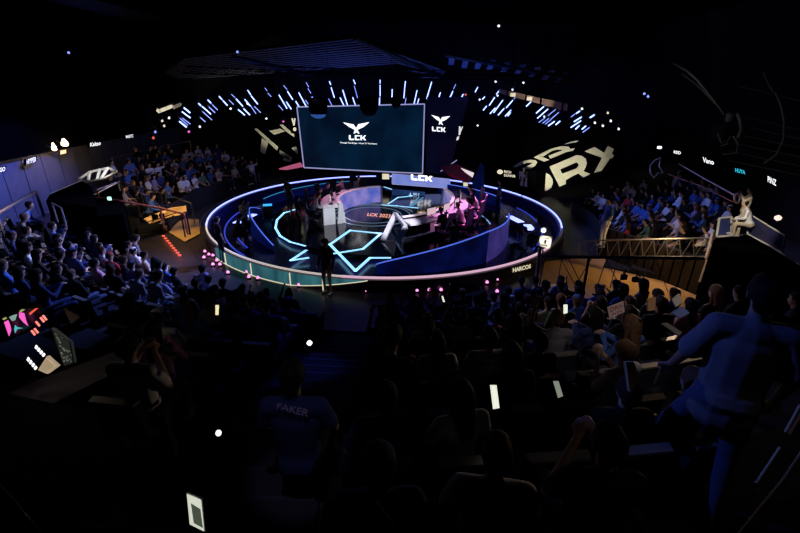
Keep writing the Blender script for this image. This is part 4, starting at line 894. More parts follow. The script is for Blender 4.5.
def add_hand(B, w_, dr, side, fingers, curl=.5, up=(0, 0, 1)):
    """hand from the wrist w_, pointing dr; palm, four unequal fingers bent at the knuckle, thumb from the side of the palm"""
    w_, dr, up = Vector(w_), Vector(dr).normalized(), Vector(up); lat = dr.cross(up).normalized() * side; nrm = lat.cross(dr).normalized()
    if nrm.z > 0: nrm = -nrm
    B.append((w_, w_ + dr * .08, .027, .036, SKIN, (1, .6)))
    if not fingers: B.append((w_ + dr * .07, w_ + dr * .14 + nrm * .03, .032, .018, SKIN, (1, .7))); B.append((w_ + dr * .03 + lat * .03, w_ + dr * .085 + lat * .055 + nrm * .02, .014, .011, SKIN)); return
    for k, ln in enumerate((.07, .08, .074, .058)):
        b = w_ + dr * .08 + lat * (.033 - .022 * k); d1 = (dr + nrm * curl * .6).normalized(); d2 = (dr + nrm * curl * 1.8).normalized()
        m_ = b + d1 * ln * .5; B.append((b, m_, .0125, .0115, SKIN)); B.append((m_, m_ + d2 * ln * .5, .0115, .0105, SKIN))
    b = w_ + dr * .025 + lat * .028; m_ = b + (dr * .6 + lat * .8).normalized() * .035; B.append((b, m_, .016, .014, SKIN)); B.append((m_, m_ + (dr + nrm * .4).normalized() * .03, .0135, .0115, SKIN))
def figure(pose, voxel, fingers=False, long_hair=False, short_sleeve=True, build=1.0, shorts=False, cap=False, hood=False, loose=False):
    """one continuous body; local frame: faces +y, seat or floor point at the origin"""
    B = []; V = Vector
    if pose.startswith('stand'):
        hz = .93; hipL, hipR = V((-.09, 0, hz)), V((.09, 0, hz)); lean = 0.0
        kn = [V((-.11, .03, .5)), V((.11, .03, .5))]; an = [V((-.12, -.02, .08)), V((.12, -.02, .08))]; td = V((0, 1, 0))
        if pose == 'stand_step': kn[0] = V((-.14, .14, .52)); an[0] = V((-.15, .2, .1)); an[1] = V((.1, -.15, .08)); kn[1] = V((.11, -.02, .5)); kn[0] = V((-.2, .2, .52)); an[0] = V((-.3, .22, .1))
        base = hz
    else:
        hz = .5; hipL, hipR = V((-.09, 0, hz)), V((.09, 0, hz)); kn = [V((-.13, .42, .5)), V((.13, .42, .5))]; an = [V((-.13, .38, .1)), V((.13, .40, .1))]; td = V((0, 1, 0)); base = hz; lean = .0
        if pose == 'sit_forward': lean = .22
        if pose == 'sit_back': lean = -.06
    T = lambda x, y, z: V((x, y + lean * (z - .0) / .5, base + z))
    chest, waist, shl, shr, neck = T(0, 0, .36), T(0, .01, .12), T(-.175, -.01, .49), T(.175, -.01, .49), T(0, 0, .55)
    hc = T(0, .025, .70)
    b = build
    B.append((V((-.05, 0, base)), V((.05, 0, base)), .125 * b, .125 * b, LEG, (.9, 1.1)))
    B.append((V((0, 0, base + .03)), waist, .135 * b, .125 * b, TOP, (1.25, .85))); B.append((waist, chest, .125 * b, .14 * b, TOP, (1.28, .85)))
    B.append((chest, T(0, -.01, .45), .14 * b, .11 * b, TOP, (1.3, .8))); B.append((shl, shr, .068 * b, .068 * b, TOP)); B.append((T(0, -.01, .47), neck, .07, .052, TOP if hood else SKIN, (1.1, 1)))
    B.append((neck - V((0, 0, .03)), hc - V((0, .01, .06)), .05, .05, SKIN))
    if loose: B.append((waist, V((0, 0, base - .1)), .14, .155, TOP, (1.25, .95))); B.append((chest, waist, .15, .145, TOP, (1.28, .9)))
    # head: cranium, face, jaw, nose, brow, ears
    B.append((hc + V((0, -.02, .03)), hc + V((0, .015, .035)), .079, .078, SKIN, (.95, 1.12))); B.append((hc + V((0, .02, .0)), hc + V((0, .035, -.06)), .066, .042, SKIN, (.95, 1)))
    B.append((hc + V((0, .082, .012)), hc + V((0, .096, -.015)), .009, .012, SKIN)); B.append((hc + V((-.03, .08, .03)), hc + V((.03, .08, .03)), .012, .012, SKIN))
    for s in (-1, 1): B.append((hc + V((s * .078, -.005, .015)), hc + V((s * .08, -.003, -.015)), .015, .01, SKIN, (.5, 1)))
    if voxel < .02: B.append((hc + V((-.018, .083, -.045)), hc + V((.018, .083, -.045)), .009, .009, SKIN))
    if hood: B.append((hc + V((0, -.02, .035)), hc + V((0, .0, .03)), .1, .095, TOP, (1, 1.15))); B.append((hc + V((0, -.05, -.02)), neck, .085, .085, TOP))
    else:
        B.append((hc + V((0, -.035, .045)), hc + V((0, .02, .06)), .085, .078, HAIR, (.98, 1.1))); B.append((hc + V((0, -.055, .0)), hc + V((0, -.05, -.03)), .075, .055, HAIR))
        if long_hair: B.append((hc + V((0, -.06, 0)), T(0, -.1, .42), .08, .06, HAIR, (1.2, .6))); B.append((hc + V((-.07, -.01, .02)), T(-.07, .0, .5), .03, .02, HAIR)); B.append((hc + V((.07, -.01, .02)), T(.07, .0, .5), .03, .02, HAIR))
        if cap: B.append((hc + V((0, -.02, .065)), hc + V((0, .02, .065)), .086, .085, TOP, (1, 1.05))); B.append((hc + V((-.03, .1, .055)), hc + V((.03, .1, .055)), .02, .02, TOP, (1, 1)))
    for i, (h_, k_, a_) in enumerate(((hipL, kn[0], an[0]), (hipR, kn[1], an[1]))):
        B.append((h_, k_, .088 * b, .06, LEG)); B.append((k_, a_ if not shorts else k_.lerp(a_, .15), .06, .042, LEG))
        if shorts: B.append((k_.lerp(a_, .1), a_, .05, .036, SKIN))
        B.append((a_ - V((0, .03, .035)), a_ + td * .14 - V((0, 0, .045)), .042, .036, SHOE, (1, .8)))
    P = {'sit_lap': ((-.25, .05, .26), (-.12, .28, .1), (.25, .05, .26), (.12, .28, .1)),
         'sit_forward': ((-.24, .12, .24), (-.09, .38, .14), (.24, .12, .24), (.07, .38, .14)),
         'sit_phone': ((-.23, .1, .25), (-.06, .26, .52), (.24, .1, .24), (.05, .27, .5)),
         'sit_raise': ((-.33, .12, .55), (-.25, .2, .82), (.24, .05, .26), (.1, .26, .12)),
         'sit_clap': ((-.24, .1, .28), (-.03, .32, .4), (.24, .1, .28), (.03, .32, .4)),
         'sit_back': ((-.28, -.02, .26), (-.2, .18, .08), (.26, .03, .25), (-.02, .2, .22)),
         'stand_relax': ((-.25, -.03, .24), (-.27, .06, -.02), (.25, -.03, .24), (.27, .06, -.02)),
         'stand_step': ((-.28, .02, .24), (-.3, .18, .04), (.26, -.04, .22), (.27, .1, -.02)),
         'stand_camera': ((-.24, .14, .36), (-.07, .27, .6), (.25, .14, .36), (.07, .27, .6))}[pose]
    for s, sh, el, wr in ((-1, shl, P[0], P[1]), (1, shr, P[2], P[3])):
        el, wr = T(*el), T(*wr); B.append((sh, el, .057 * b, .044, TOP))
        if short_sleeve: B[-1] = (sh, sh.lerp(el, .72), .066 * b, .062, TOP); B.append((sh.lerp(el, .5), el, .044, .04, SKIN)); B.append((el, wr, .04, .026, SKIN))
        else: B.append((el, wr, .05, .04, TOP))
        if loose: B.append((sh, sh.lerp(el, .8), .065, .078, TOP))
        add_hand(B, wr, (wr - el).normalized() if 'relax' in pose or 'raise' in pose or 'camera' in pose or 'phone' in pose else ((wr - el).normalized() + V((0, .4, -.2))).normalized(), s, fingers, .6)
    VV = []; FF = []
    for c_ in B:
        v, f = capsule_np(c_[0], c_[1], c_[2], c_[3], 12, c_[5] if len(c_) > 5 else (1, 1), (0, 1, 0)); o = len(VV); VV += v; FF += [tuple(i + o for i in q_) for q_ in f]
    me = bpy.data.meshes.new('t'); me.from_pydata([tuple(v) for v in VV], [], FF); o = bpy.data.objects.new('t', me); COL.objects.link(o)
    rm = o.modifiers.new('r', 'REMESH'); rm.mode = 'VOXEL'; rm.voxel_size = voxel
    sm = o.modifiers.new('s', 'SMOOTH'); sm.factor = .5; sm.iterations = 2 if voxel > .02 else 3
    if fingers: sm.iterations = 1
    dg = bpy.context.evaluated_depsgraph_get(); out = bpy.data.meshes.new_from_object(o.evaluated_get(dg)); bpy.data.objects.remove(o); bpy.data.meshes.remove(me)
    n = len(out.polygons); cen = np.empty(n * 3); out.polygons.foreach_get('center', cen); cen = cen.reshape(-1, 3)
    best = np.full(n, 1e9); idx = np.zeros(n, int)
    for c_ in B:
        a, b2 = np.array(c_[0]), np.array(c_[1]); d = b2 - a; t = np.clip(((cen - a) @ d) / max(1e-9, d @ d), 0, 1)
        ds = np.linalg.norm(cen - (a + t[:, None] * d), axis=1) / (max(c_[5]) if len(c_) > 5 else 1) - (c_[2] + (c_[3] - c_[2]) * t)
        if c_[4] == HAIR: ds -= .006
        # hair never grows on the face
        if c_[4] == HAIR and not long_hair: ds = np.where((cen[:, 1] > hc.y + .055) & (cen[:, 2] < hc.z + .07), 1e9, ds)
        k = ds < best; best[k] = ds[k]; idx[k] = c_[4]
    out.polygons.foreach_set('material_index', idx.tolist()); out.polygons.foreach_set('use_smooth', [True] * n)
    for _ in range(5): out.materials.append(None)
    out.name = 'body'; return out
SKINS = [mat('skin_light', (.55, .36, .27), .55, scale=30, vary=.06), mat('skin_tan', (.42, .26, .18), .55, scale=30, vary=.06)]
HAIRS = [mat('hair_black', (.008, .007, .007), .7, scale=60, spec=.15), mat('hair_brown', (.035, .02, .013), .7, scale=60, spec=.15), mat('hair_dyed', (.16, .09, .05), .7, scale=60, spec=.15)]
CLOTH = {n: mat('cloth_' + n, c, .85, scale=25, vary=.2, spec=.2) for n, c in dict(white=(.75, .75, .78), black=(.012, .012, .016), navy=(.03, .045, .15), blue=(.07, .16, .5), grey=(.22, .22, .25), red=(.45, .03, .04), pink=(.6, .3, .4), beige=(.5, .42, .32), green=(.1, .2, .12), denim=(.08, .11, .2), khaki=(.3, .26, .2), lilac=(.35, .3, .55)).items()}
SHOES = [mat('shoe_white', (.6, .6, .6), .6), mat('shoe_black', (.02, .02, .02), .6)]
def dress(o, top, leg='black', skin=0, hair=0, shoe=1):
    for i, m in enumerate((SKINS[skin], CLOTH[top], CLOTH[leg], HAIRS[hair], SHOES[shoe])):
        o.material_slots[i].link = 'OBJECT'; o.material_slots[i].material = m
VARS = []
for pose, kw in (('sit_lap', {}), ('sit_lap', dict(long_hair=True, build=.9)), ('sit_forward', dict(short_sleeve=False)), ('sit_phone', {}), ('sit_raise', {}), ('sit_clap', dict(long_hair=True, build=.88, short_sleeve=False)), ('sit_back', dict(short_sleeve=False, build=1.1)), ('sit_back', dict(cap=True))):
    VARS.append((pose, kw, figure(pose, .032, False, **kw), figure(pose, .014, True, **kw)))
def person(mesh, loc, rz, label, colours, group=None, scale=1.0, name='person'):
    o = bpy.data.objects.new(name, mesh); COL.objects.link(o); o.location = loc; o.rotation_euler = (0, 0, rz); o.scale = (scale,) * 3
    dress(o, **colours); return tag(o, label, 'person', group)

# seats
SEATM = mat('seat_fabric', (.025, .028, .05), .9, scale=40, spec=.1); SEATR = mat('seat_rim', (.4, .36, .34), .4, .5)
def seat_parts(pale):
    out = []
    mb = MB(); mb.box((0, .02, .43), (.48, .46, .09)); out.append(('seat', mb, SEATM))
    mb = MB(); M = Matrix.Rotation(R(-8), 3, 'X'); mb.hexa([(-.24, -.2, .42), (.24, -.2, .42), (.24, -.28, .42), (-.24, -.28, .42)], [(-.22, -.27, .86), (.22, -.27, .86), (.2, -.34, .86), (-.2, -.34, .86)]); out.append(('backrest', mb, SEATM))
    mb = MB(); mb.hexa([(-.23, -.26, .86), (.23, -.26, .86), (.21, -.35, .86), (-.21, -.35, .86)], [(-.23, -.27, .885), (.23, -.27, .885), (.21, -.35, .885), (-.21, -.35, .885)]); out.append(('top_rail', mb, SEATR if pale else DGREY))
    for s in (-1, 1): mb = MB(); mb.box((s * .27, 0, .64), (.05, .36, .04)); mb.box((s * .27, -.05, .32), (.03, .1, .62)); out.append(('armrest', mb, SEATM))
    return out
SEAT_MESH = {}
def seat_at(loc, rz, label, group, detailed, pale):
    key = (detailed, pale)
    if detailed:
        e = bpy.data.objects.new('auditorium_seat', None); e.empty_display_size = .1; COL.objects.link(e); e.location = loc; e.rotation_euler = (0, 0, rz); tag(e, label, 'seat', group)
        if key not in SEAT_MESH:
            SEAT_MESH[key] = []
            for nm, mb, m in seat_parts(pale): o = mb.build(nm, m, origin=(0, 0, 0)); SEAT_MESH[key].append((nm, o.data)); bpy.data.objects.remove(o)
        for nm, me in SEAT_MESH[key]: o = bpy.data.objects.new(nm, me); COL.objects.link(o); o.parent = e
        return e
    if key not in SEAT_MESH:
        mb = MB(); ms_ = []
        for nm, p, m in seat_parts(pale):
            if m not in ms_: ms_.append(m)
            mb.add(p.v, p.f, ms_.index(m))
        o = mb.build('t', ms_, origin=(0, 0, 0)); SEAT_MESH[key] = o.data; bpy.data.objects.remove(o)
    o = bpy.data.objects.new('auditorium_seat', SEAT_MESH[key]); COL.objects.link(o); o.location = loc; o.rotation_euler = (0, 0, rz); return tag(o, label, 'seat', group)

# who sits where
SIDE = {'near left stand': 'the aisle', 'near right stand': 'the aisle', 'far left stand': 'the left', 'far right stand': 'the right'}
def inside(p, P):
    c = False
    for a, b in zip(P, P[1:] + P[:1]):
        if (a.y > p.y) != (b.y > p.y) and p.x < (b.x - a.x) * (p.y - a.y) / (b.y - a.y) + a.x: c = not c
    return c or min((Vector((p.x, p.y)) - a.xy).length for a in P) < .3
spots = []
for sname, d in STANDS.items():
    for k in range(d['k']):
        r = R0 + d.get('ro', 0) + k * DR + .1; da = math.degrees(.6 / r); ra0, ra1 = row_span(sname, k); n = int((ra1 - ra0 - .5) / da)
        for j in range(n):
            a = ra0 + .6 + da * (j + .5)
            loc = pol(r, a, d['z'] + k * d.get('dz', DZ)); pr = project(loc + Vector((0, 0, .9)))
            if pr is None or not (-12 < pr[0] < 812 and 60 < pr[1] < 545): continue
            if sname == 'near left stand' and pr[0] < 130 and 292 < pr[1] < 430: continue      # the production counter stands here
            if sname == 'near left stand' and pr[1] > 350 and pr[0] < 130: continue
            if sname == 'near right stand' and pr[0] > 690 and pr[1] > 330: continue             # the man standing in front
            if (loc - Vector((0, 0, 3.9))).length < 1.5: continue
            if any(inside(loc, P_) for P_ in SOLID): continue
            t_ = max(0, min(1, (loc.xy - W0.xy).dot(wd.xy) / (W1 - W0).length))
            if (loc.xy - W0.xy.lerp(W1.xy, t_)).length < .75: continue
            if sname == 'far left stand' and (pr[1] < 150 or pr[0] < 112): continue
            if sname == 'far right stand' and pr[1] < 176: continue
            j_ = (n - j) if sname in ('near left stand', 'far right stand') else (j + 1)
            spots.append((pr[2], sname, k, j_, a, loc))
spots.sort(key=lambda s: s[0])
rng = random.Random(11)
TOPS = dict(zip('white black navy blue grey red pink beige green lilac'.split(), (20, 40, 14, 12, 8, 3, 3, 4, 2, 5)))
n_p = n_s = 0; crowd = []; extra_seats = []
for dep, sname, k, j_, a, loc in spots:
    rz = R(a + 90); where = f'{nth(j_)} from {SIDE[sname]}, {nth(k + 1)} row, {sname}'
    far = sname.startswith('far'); occ = rng.random() < (.93 if far else .86)
    pale = sname.startswith('near')
    if not far or k == 0:
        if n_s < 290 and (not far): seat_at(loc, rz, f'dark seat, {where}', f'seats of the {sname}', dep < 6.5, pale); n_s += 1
        else: extra_seats.append((loc, rz))
    if not occ: continue
    top = rng.choices(list(TOPS), list(TOPS.values()))[0]
    if far and rng.random() < .2: top = rng.choice(['white', 'blue', 'black', 'black'])
    vi = rng.randrange(len(VARS)); leg = rng.choice(['black', 'denim', 'black', 'black', 'navy']); sk = rng.randrange(2); hr = rng.choice([0, 0, 0, 1, 1, 2])
    jit = Vector((rng.uniform(-.03, .03), rng.uniform(-.03, .03), 0)); rz2 = rz + rng.uniform(-.3, .3); sc_ = rng.uniform(.94, 1.05)
    spec = (vi, loc + jit, rz2, dict(top=top, leg=leg, skin=sk, hair=hr, shoe=rng.randrange(2)), sc_)
    if n_p < 292 and True:
        pose, kw, lo_, hi_ = VARS[vi]
        what = {'sit_raise': 'waving', 'sit_phone': 'hands up', 'sit_forward': 'leaning forward', 'sit_clap': 'clapping'}.get(pose, '')
        hairw = {0: 'black-haired', 1: 'dark-haired', 2: 'brown-haired'}[hr]
        person(hi_ if dep < 7 else lo_, spec[1], rz2, f'person in {top}{" " + what if what else ""}, {where}', spec[3], f'spectators in the {sname}', sc_); n_p += 1
    else: crowd.append(spec)
print('PEOPLE', n_p, 'crowd', len(crowd), 'seats', n_s, 'extra seats', len(extra_seats))
if crowd:
    V = []; F = []; MI = []; names = list(CLOTH); mats_ = SKINS + HAIRS + SHOES + [CLOTH[n] for n in names]; off = 0; cache = {}
    me = bpy.data.meshes.new('crowd')
    LV = []; LL = []; LM_ = []
    for vi, loc, rz, cl, sc_ in crowd:
        m_ = VARS[vi][2]
        if vi not in cache:
            v = np.empty(len(m_.vertices) * 3); m_.vertices.foreach_get('co', v); mi = np.empty(len(m_.polygons), int); m_.polygons.foreach_get('material_index', mi)
            cache[vi] = (v.reshape(-1, 3), [tuple(p.vertices) for p in m_.polygons], mi)
        v, f, mi = cache[vi]; c_, s_ = math.cos(rz), math.sin(rz); v2 = v * sc_; v2 = np.stack([v2[:, 0] * c_ - v2[:, 1] * s_, v2[:, 0] * s_ + v2[:, 1] * c_, v2[:, 2]], 1) + np.array(loc)
        tab = [cl['skin'], 7 + names.index(cl['top']), 7 + names.index(cl['leg']), 2 + cl['hair'], 5 + cl['shoe']]
        V.append(v2); F += [tuple(i + off for i in q_) for q_ in f]; MI += [tab[i] for i in mi]; off += len(v)
    me.from_pydata(np.concatenate(V).tolist(), [], F); me.polygons.foreach_set('material_index', MI); me.polygons.foreach_set('use_smooth', [True] * len(F))
    for m_ in mats_: me.materials.append(m_)
    o = bpy.data.objects.new('spectator_crowd', me); COL.objects.link(o); tag(o, 'the remaining distant spectators in the far stands', 'crowd', kind='stuff')

# ------------------------------------------------------------ players, staff and others round the stage
def gaming_chair(loc, rz, label, m):
    e = empty('gaming_chair', loc, label, 'chair', 'gaming chairs at the player desks'); e.rotation_euler = (0, 0, rz); W_ = Vector(loc)
    def b(nm, mb, mm):
        o = mb.build(nm, mm, origin=(0, 0, 0)); o.parent = e; return o
    mb = MB(); mb.box((0, 0, .44), (.5, .48, .1)); b('seat', mb, m)
    mb = MB(); mb.hexa([(-.24, -.2, .45), (.24, -.2, .45), (.24, -.28, .45), (-.24, -.28, .45)], [(-.2, -.3, 1.22), (.2, -.3, 1.22), (.18, -.38, 1.22), (-.18, -.38, 1.22)]); b('backrest', mb, m)
    mb = MB(); mb.tube([(0, 0, .08), (0, 0, .4)], .03, 8)
    for k in range(5): mb.tube([(0, 0, .08), (.28 * math.cos(k * 1.257), .28 * math.sin(k * 1.257), .04)], .02, 5)
    b('base', mb, DGREY)
    return e
LOWV = [v[2] for v in VARS]
PINKC = mat('chair_pink', (.5, .2, .35), .6)
roles = [('left', LC, LR, [196, 178, 160, 142, 124], ['white', 'red', 'black', 'pink', 'grey']), ('right', RC, RR_, [-50, -37, -24, -11, 4], ['black', 'white', 'lilac', 'white', 'navy'])]
HIPH = figure('sit_forward', .022, True, short_sleeve=False)
for side, cen, r, angs, tops in roles:
    for i, (a, tp) in enumerate(zip(angs, tops)):
        p = arcpt(cen, r + 1.15, a, PZ); rz = R(a + 90)
        gaming_chair(p, rz, f'gaming chair of the {nth(i + 1)} player from the near end of the {side} desk', PINKC if side == 'right' else SEATM)
        person(HIPH, p, rz, f'player in {tp} at the {side} desk, {nth(i + 1)} from its near end', dict(top=tp, leg='black', skin=0, hair=0, shoe=1), f'players at the {side} desk')
        m0 = arcpt(cen, r + .3, a, PZ + .77); e = empty('desk_monitor', m0, f'black monitor before the {nth(i + 1)} player from the near end of the {side} desk', 'monitor', 'monitors on the player desks')
        d_ = Vector((math.cos(R(a)), math.sin(R(a)), 0)); t_ = Vector((-d_.y, d_.x, 0)); H_ = Vector((0, 0, 1))
        mb = MB(); c_ = m0 + H_ * .27; mb.prism([c_ - t_ * .27 - H_ * .16, c_ + t_ * .27 - H_ * .16, c_ + t_ * .27 + H_ * .16, c_ - t_ * .27 + H_ * .16], -d_ * .03); mb.build('housing', DARK, e)
        mb = MB(); c_ = c_ + d_ * .004; mb.prism([c_ - t_ * .25 - H_ * .14, c_ + t_ * .25 - H_ * .14, c_ + t_ * .25 + H_ * .14, c_ - t_ * .25 + H_ * .14], d_ * .004); mb.build('display', mat('monitor_image', (.1, .1, .1), emit=(.7, .5, .55), es=.9, sample=True), e)
        mb = MB(); mb.tube([m0, m0 + H_ * .15], .02, 6); mb.box(m0 + H_ * .01, (.2, .2, .02)); mb.build('stand', DARK, e)
# gold-lit screens on the back of the right desk
for i, (x0, y0, x1, y1) in enumerate(((417, 211, 425, 217.5), (436.5, 206.5, 443, 213))):
    pt_ = 18.6 if i == 0 else 19.2
    e, n = screen('player_name_screen', ['gold-lit small screen with a pale mark on the right desk, nearer one', 'gold-lit small screen with a pale mark on the right desk, farther one'][i], [at_t(x0, y0, pt_), at_t(x1, y0 - .6, pt_), at_t(x1, y1, pt_), at_t(x0, y1 + .4, pt_)], mat('gold_screen', (.3, .2, .05), emit=(.28, .19, .07), es=.8), .015, .04)
    c_ = at_t((x0 + x1) / 2, (y0 + y1) / 2, pt_ - .05); mb = MB(); poly_on(mb, [c_ + Vector((.09 * math.cos(k * .785), 0, .1 * math.sin(k * .785))) for k in range(8)], .02); mb.build('mark', E_CREAM, e)
# violet front panel with a small emblem beneath the right desk
q = [at_t(430, 218, 17.6), at_t(441.5, 216, 17.8), at_t(441, 230, 17.8), at_t(430.5, 232, 17.6)]
e, n = screen('desk_banner', 'magenta-violet panel with a small pale anchor-like mark under the right desk', q, mat('violet_cloth_glow', (.3, .08, .25), .6, emit=(.3, .1, .26), es=.5), .0, .03)  # cloth made to glow in place of light falling on it
mb = MB(); mb.tube([at_t(436, 221.5, 17.6), at_t(436, 226, 17.6)], .02, 5); mb.tube([at_t(434.3, 224.5, 17.6), at_t(436, 226.4, 17.6), at_t(437.8, 224.5, 17.6)], .018, 5); mb.build('mark', E_PINK, e)

STN = figure('stand_relax', .03, False); STC = figure('stand_camera', .03, False, short_sleeve=False)
def on_floor(x, y, z): return at_z(x, y, z)
for x, y, z, tp, l, m_, rz in ((223, 262, 0, 'black', 'standing staff member in black at the left pit edge, nearest the rim', STN, -.8), (236, 246, .02, 'black', 'seated staff member in black by the slanted bench light in the left pit', LOWV[2], -1.2),
    (247.5, 235, .02, 'black', 'seated staff member in black left of the crescent partition', LOWV[0], -1.2), (521, 259, .02, 'blue', 'seated staff member in blue in the right pit before the violet partition', LOWV[3], .9), (535, 247, .02, 'blue', 'seated staff member in blue in the right pit beside the placard', LOWV[1], 1),
    (290, 212, PZ, 'black', 'person in black standing at the left back of the platform', STN, -.6), (300, 236, PZ, 'black', 'referee in black standing at the left edge of the platform', STN, -1.2), (480, 262, .02, 'navy', 'staff member in navy behind the blue curved partition', STC, .4),
    (470, 226, PZ, 'black', 'referee in black standing behind the right team', STN, 1.7), (497, 213, .02, 'grey', 'staff member in grey in the far right pit', STN, 1.5), (427 + 25, 264, .02, 'black', 'staff member in black crouched close to the pink rim', STC, 0.2),
    (523, 187, .4, 'black', 'person in black sitting before the dim poster behind the right rim', LOWV[2], 2.6), (246, 240, .02, 'grey', 'staff member in grey in the near left pit', STC, -.9)):
    p = on_floor(x, y, z); person(m_, p, rz, l, dict(top=tp, leg='black', skin=0, hair=0, shoe=1), None, .96)
    if m_ in LOWV: tag(MB().lathe((p.x, p.y, p.z), [(.17, 0), (.17, .02), (.03, .05), (.03, .36), (.19, .38), (.19, .41)], 14).build('stool', DARK), 'stool under the ' + ' '.join(l.split()[1:7] if l.startswith('seated') else l.split()[:3]) + {236: ' beside the bench light', 247.5: ' by the crescent', 521: ' before the violet partition', 535: ' beside the placard'}.get(x, ''), 'stool')
    if z == .4: tag(MB().box((p.x, p.y, .2), (1.4, .8, .4)).build('riser_box', BLK), 'black riser box under the person before the dim poster', 'box')
# dark standing man in front of the glass fascia
HERO1 = figure('stand_relax', .012, True, short_sleeve=False, shorts=True)
p = at_z(328, 293.5, 0); o = person(HERO1, p, R(150), 'person in black top and khaki shorts with white shoes, standing before the teal glass fascia', dict(top='black', leg='khaki', skin=1, hair=0, shoe=0), None, 1.02)
# foreground man
HERO2 = figure('stand_step', .010, True, short_sleeve=True, build=1.12, loose=True)
p = Vector((2.16, 2.28, 3.19)); d_ = C - p
o = person(HERO2, p, R(-24), 'person in a loose blue T-shirt and jeans standing in the right foreground, back turned', dict(top='grey', leg='denim', skin=1, hair=0, shoe=1), None, 1.03)
light('SPOT', 'man_fill_light', (-1.4, 3.3, 6.2), 120, (.1, .19, 1), (2.0, 2.3, 4.3), .03, 26)  # added blue spot for the man's left edge, no fixture there
# people on the side boxes
for x, y, t, tp, l, m_ in ((736, 236, 12.3, 'beige', 'photographer in a pale jacket on the right side box, left of the glass panel', STC), (745, 238, 12.1, 'white', 'photographer in white crouched beside the pale-jacketed one on the right side box', LOWV[2]),
    (601, 247, 15.2, 'blue', 'person in a light-blue shirt walking behind the lattice railing', STN)):
    p = at_t(x, y, t); person(m_, p, R(60 if x > 700 else 90), l, dict(top=tp, leg='beige' if x > 700 else 'white', skin=0, hair=0, shoe=0), None, .8 if x > 700 else 1)
light('SPOT', 'box_fill_light', at_t(742, 190, 10.2), 160, (1, .88, .7), at_t(745, 230, 12.3), .05, 42)  # added spot that brightens the things on the side box
# heads and caps worth picking out near the stage
p = at_t(205, 276, 9.2)
e_ = figure('sit_lap', .014, True, hood=True)
hp = at_z(205, 277, 1.22); hp.z = 0; seat_at(hp, R(-38), 'dark seat under the lilac-hooded person at the front of the near left stand', 'seats of the near left stand', False, False)
person(e_, hp, R(-38), 'person in a pale lilac hooded top at the front of the near left stand', dict(top='lilac', leg='black', skin=0, hair=0, shoe=1))
light('SPOT', 'crowd_key_light', (-4, 13, 5.5), 25, (.8, .75, 1), at_t(206, 282, 9.2), .05, 14)
# near-stage props held by spectators
def phone(label, px, t, m, body=None):
    q = [at_t(x, y, t) for x, y in px]; n = (q[1] - q[0]).cross(q[3] - q[0]).normalized()
    if n.dot(CAM - q[0]) < 0: n = -n
    c_ = sum(q, Vector()) / 4; e = empty('phone', c_, label, 'phone'); mb = MB(); mb.prism([c_ + (p - c_) * 1.08 - n * .009 for p in q], n * .008); mb.build('case', body or BLK, e)
    mb = MB(); mb.prism(q, n * .002); mb.build('display', m, e); return e, q, n
PHS = mat('phone_glow', (1, 1, .9), emit=(.85, .9, .72), es=1.0, sample=True); PHD = mat('phone_dim', (.5, .55, .45), emit=(.3, .34, .27), es=.7)
phone('bright vertical phone screen in the lower middle of the near right stand', [(490, 385), (496.5, 385), (499.5, 408), (493, 409)], 3.0, PHS)
phone('dim grey-green phone screen, right of the bright one in the near right stand', [(553, 381), (558.5, 381), (563, 396), (558, 398)], 3.2, PHD)
phone('small bright phone screen just before the right entrance', [(563.5, 304.5), (567.5, 304.5), (567.5, 313), (563.5, 314)], 6.5, PHS)
phone('tiny bright phone screen in the front rows right of the aisle', [(441.5, 296), (443, 296), (445, 302), (443, 302)], 7.5, PHS)
phone('small cream phone screen in the near left stand beside the aisle', [(215.5, 305), (219, 305), (218.5, 315), (215.5, 315)], 6.5, mat('phone_cream', (1, .9, .6), emit=(.9, .8, .45), es=1))
e, q, n = phone('large white phone with a glowing screen at the bottom left', [(187, 494), (201, 500), (204, 531), (190, 524)], 1.75, mat('phone_white', (.9, .9, .8), emit=(.72, .75, .62), es=.9, sample=True), mat('white_case', (.7, .7, .65), .4))
f = lambda u, v: q[0].lerp(q[1], u).lerp(q[3].lerp(q[2], u), v) + n * .0025
mb = MB(); mb.prism([f(.25, .24), f(.92, .3), f(.97, .9), f(.32, .88)], n * .001); mb.build('dark_picture', mat('phone_dark_pic', (.1, .12, .1), emit=(.1, .12, .09), es=.6), e)
p = at_t(218.5, 433, 2.6); e = empty('flashlight', p, 'small round white flashlight glowing in the lower left dark', 'light'); mb = MB(); mb.lathe(p, [(.006, -.02), (.014, -.012), (.018, 0), (.014, .012), (.006, .02)], 12); mb.build('lens', E_WHITE, e); mb = MB(); mb.tube([p - Vector((0, 0, .03)), p - Vector((0, 0, .12))], .015, 8); mb.build('body', BLK, e)
p = at_t(309.5, 343, 5.6); mb = MB(); mb.lathe(p, [(.02, -.03), (.04, 0), (.02, .03)], 10); e = empty('step_light', p, 'small oval white light glowing beside the centre aisle steps', 'light'); mb.build('lens', E_WHITE, e); mb = MB(); mb.tube([p, p - Vector((0, 0, .1))], .015, 6); mb.build('stem', BLK, e)
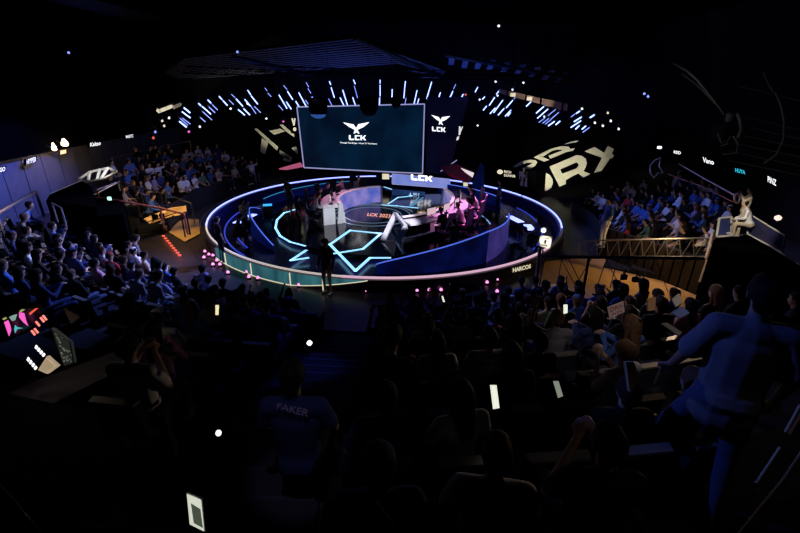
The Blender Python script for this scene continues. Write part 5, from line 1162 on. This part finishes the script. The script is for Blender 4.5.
# printed fan boards
q = [at_t(x, y, 4.7) for x, y in ((607, 307), (623, 301), (624, 312), (609, 318))]
e, n = screen('fan_board', 'pale pink printed board held up in the near right stand', q, mat('pink_paper', (.75, .62, .58), .7), .0, .02)
mb = MB(); text_mesh(mb, 'DRX', [q[0].lerp(q[2], .15), q[0].lerp(q[1], .88).lerp(q[2], .15), q[0].lerp(q[1], .88).lerp(q[2], .45), q[0].lerp(q[3], .5).lerp(q[2], .12)], thick=.014, bold=.02); text_mesh(mb, 'WIN', [q[0].lerp(q[3], .6).lerp(q[2], .12), q[1].lerp(q[2], .6).lerp(q[3], .15), q[1].lerp(q[2], .88).lerp(q[3], .2), q[0].lerp(q[3], .9).lerp(q[2], .15)], thick=.014, bold=.02)
mb.build('lettering', mat('red_print', (.5, .08, .08), .7), e)
for px, t, m_, l in (([(672, 313), (683, 307), (690, 313), (680, 318)], 4.2, mat('blue_paper', (.2, .3, .7), .7), 'light-blue folded paper in the near right stand'), ([(672, 300), (680, 294), (682, 303), (676, 307)], 4.3, mat('white_paper', (.8, .75, .7), .7), 'white paper fan held above the light-blue paper'),
    ([(662, 324), (668, 323), (682, 332), (679, 336)], 4.0, mat('grey_board', (.25, .24, .22), .6), 'grey board tilted in the near right stand'), ([(648, 299), (656, 297), (655, 310), (648, 311)], 4.8, mat('orange_bag', (.7, .4, .2), .7), 'orange-lit bag standing near the right entrance'),
    ([(626, 362), (634, 362), (640, 380), (630, 392)], 2.6, mat('brass_gloss', (.4, .33, .22), .3), 'brownish glossy tumbler in the near right stand'), ([(377, 305), (387, 304), (386, 314), (378, 314)], 5.2, mat('tan_bag', (.45, .25, .15), .7), 'tan paper bag in the front rows right of the aisle')):
    q = [at_t(x, y, t) for x, y in px]; mb = MB(); n = (q[1] - q[0]).cross(q[2] - q[0]).normalized(); mb.prism(q, n * .03); nm = l.split()[-1]; nm = {'paper': 'folded_paper'}.get([w for w in l.split() if w in ('paper', 'fan', 'board', 'bag', 'tumbler')][-1 if 'fan' in l else 0], [w for w in l.split() if w in ('paper', 'fan', 'board', 'bag', 'tumbler')][0])
    tag(mb.build({'paper': 'folded_paper', 'fan': 'paper_fan', 'board': 'flat_board', 'bag': 'paper_bag', 'tumbler': 'tumbler'}.get(nm, nm), m_), l, {'folded_paper': 'paper'}.get(nm, nm))
# lettering on a jersey in the foreground: a spectator in navy with FAKER across the back
pj = at_t(296, 420, 3.0); base = Vector((pj.x, pj.y, pj.z - .86)); dj = C - base; rzj = math.atan2(dj.y, dj.x) - R(90)
JM = figure('sit_lap', .013, True)
o = person(JM, base, rzj, 'person in a dark jersey with FAKER lettered across the back, near the aisle', dict(top='navy', leg='black', skin=0, hair=0, shoe=1))
mb = MB(); q = [at_t(278, 402.5, 2.80), at_t(310, 409.5, 2.80), at_t(308, 417, 2.80), at_t(276.5, 408.5, 2.80)]
text_mesh(mb, 'FAKER', q, thick=.004, bold=.02); WORLD[o.name] = (0, 0, 0)
lt = mb.build('jersey_lettering', mat('violet_print', (.4, .34, .5), .7), origin=(0, 0, 0)); lt.parent = o
lt.matrix_parent_inverse = Matrix.LocRotScale(o.location, o.rotation_euler, o.scale).inverted()
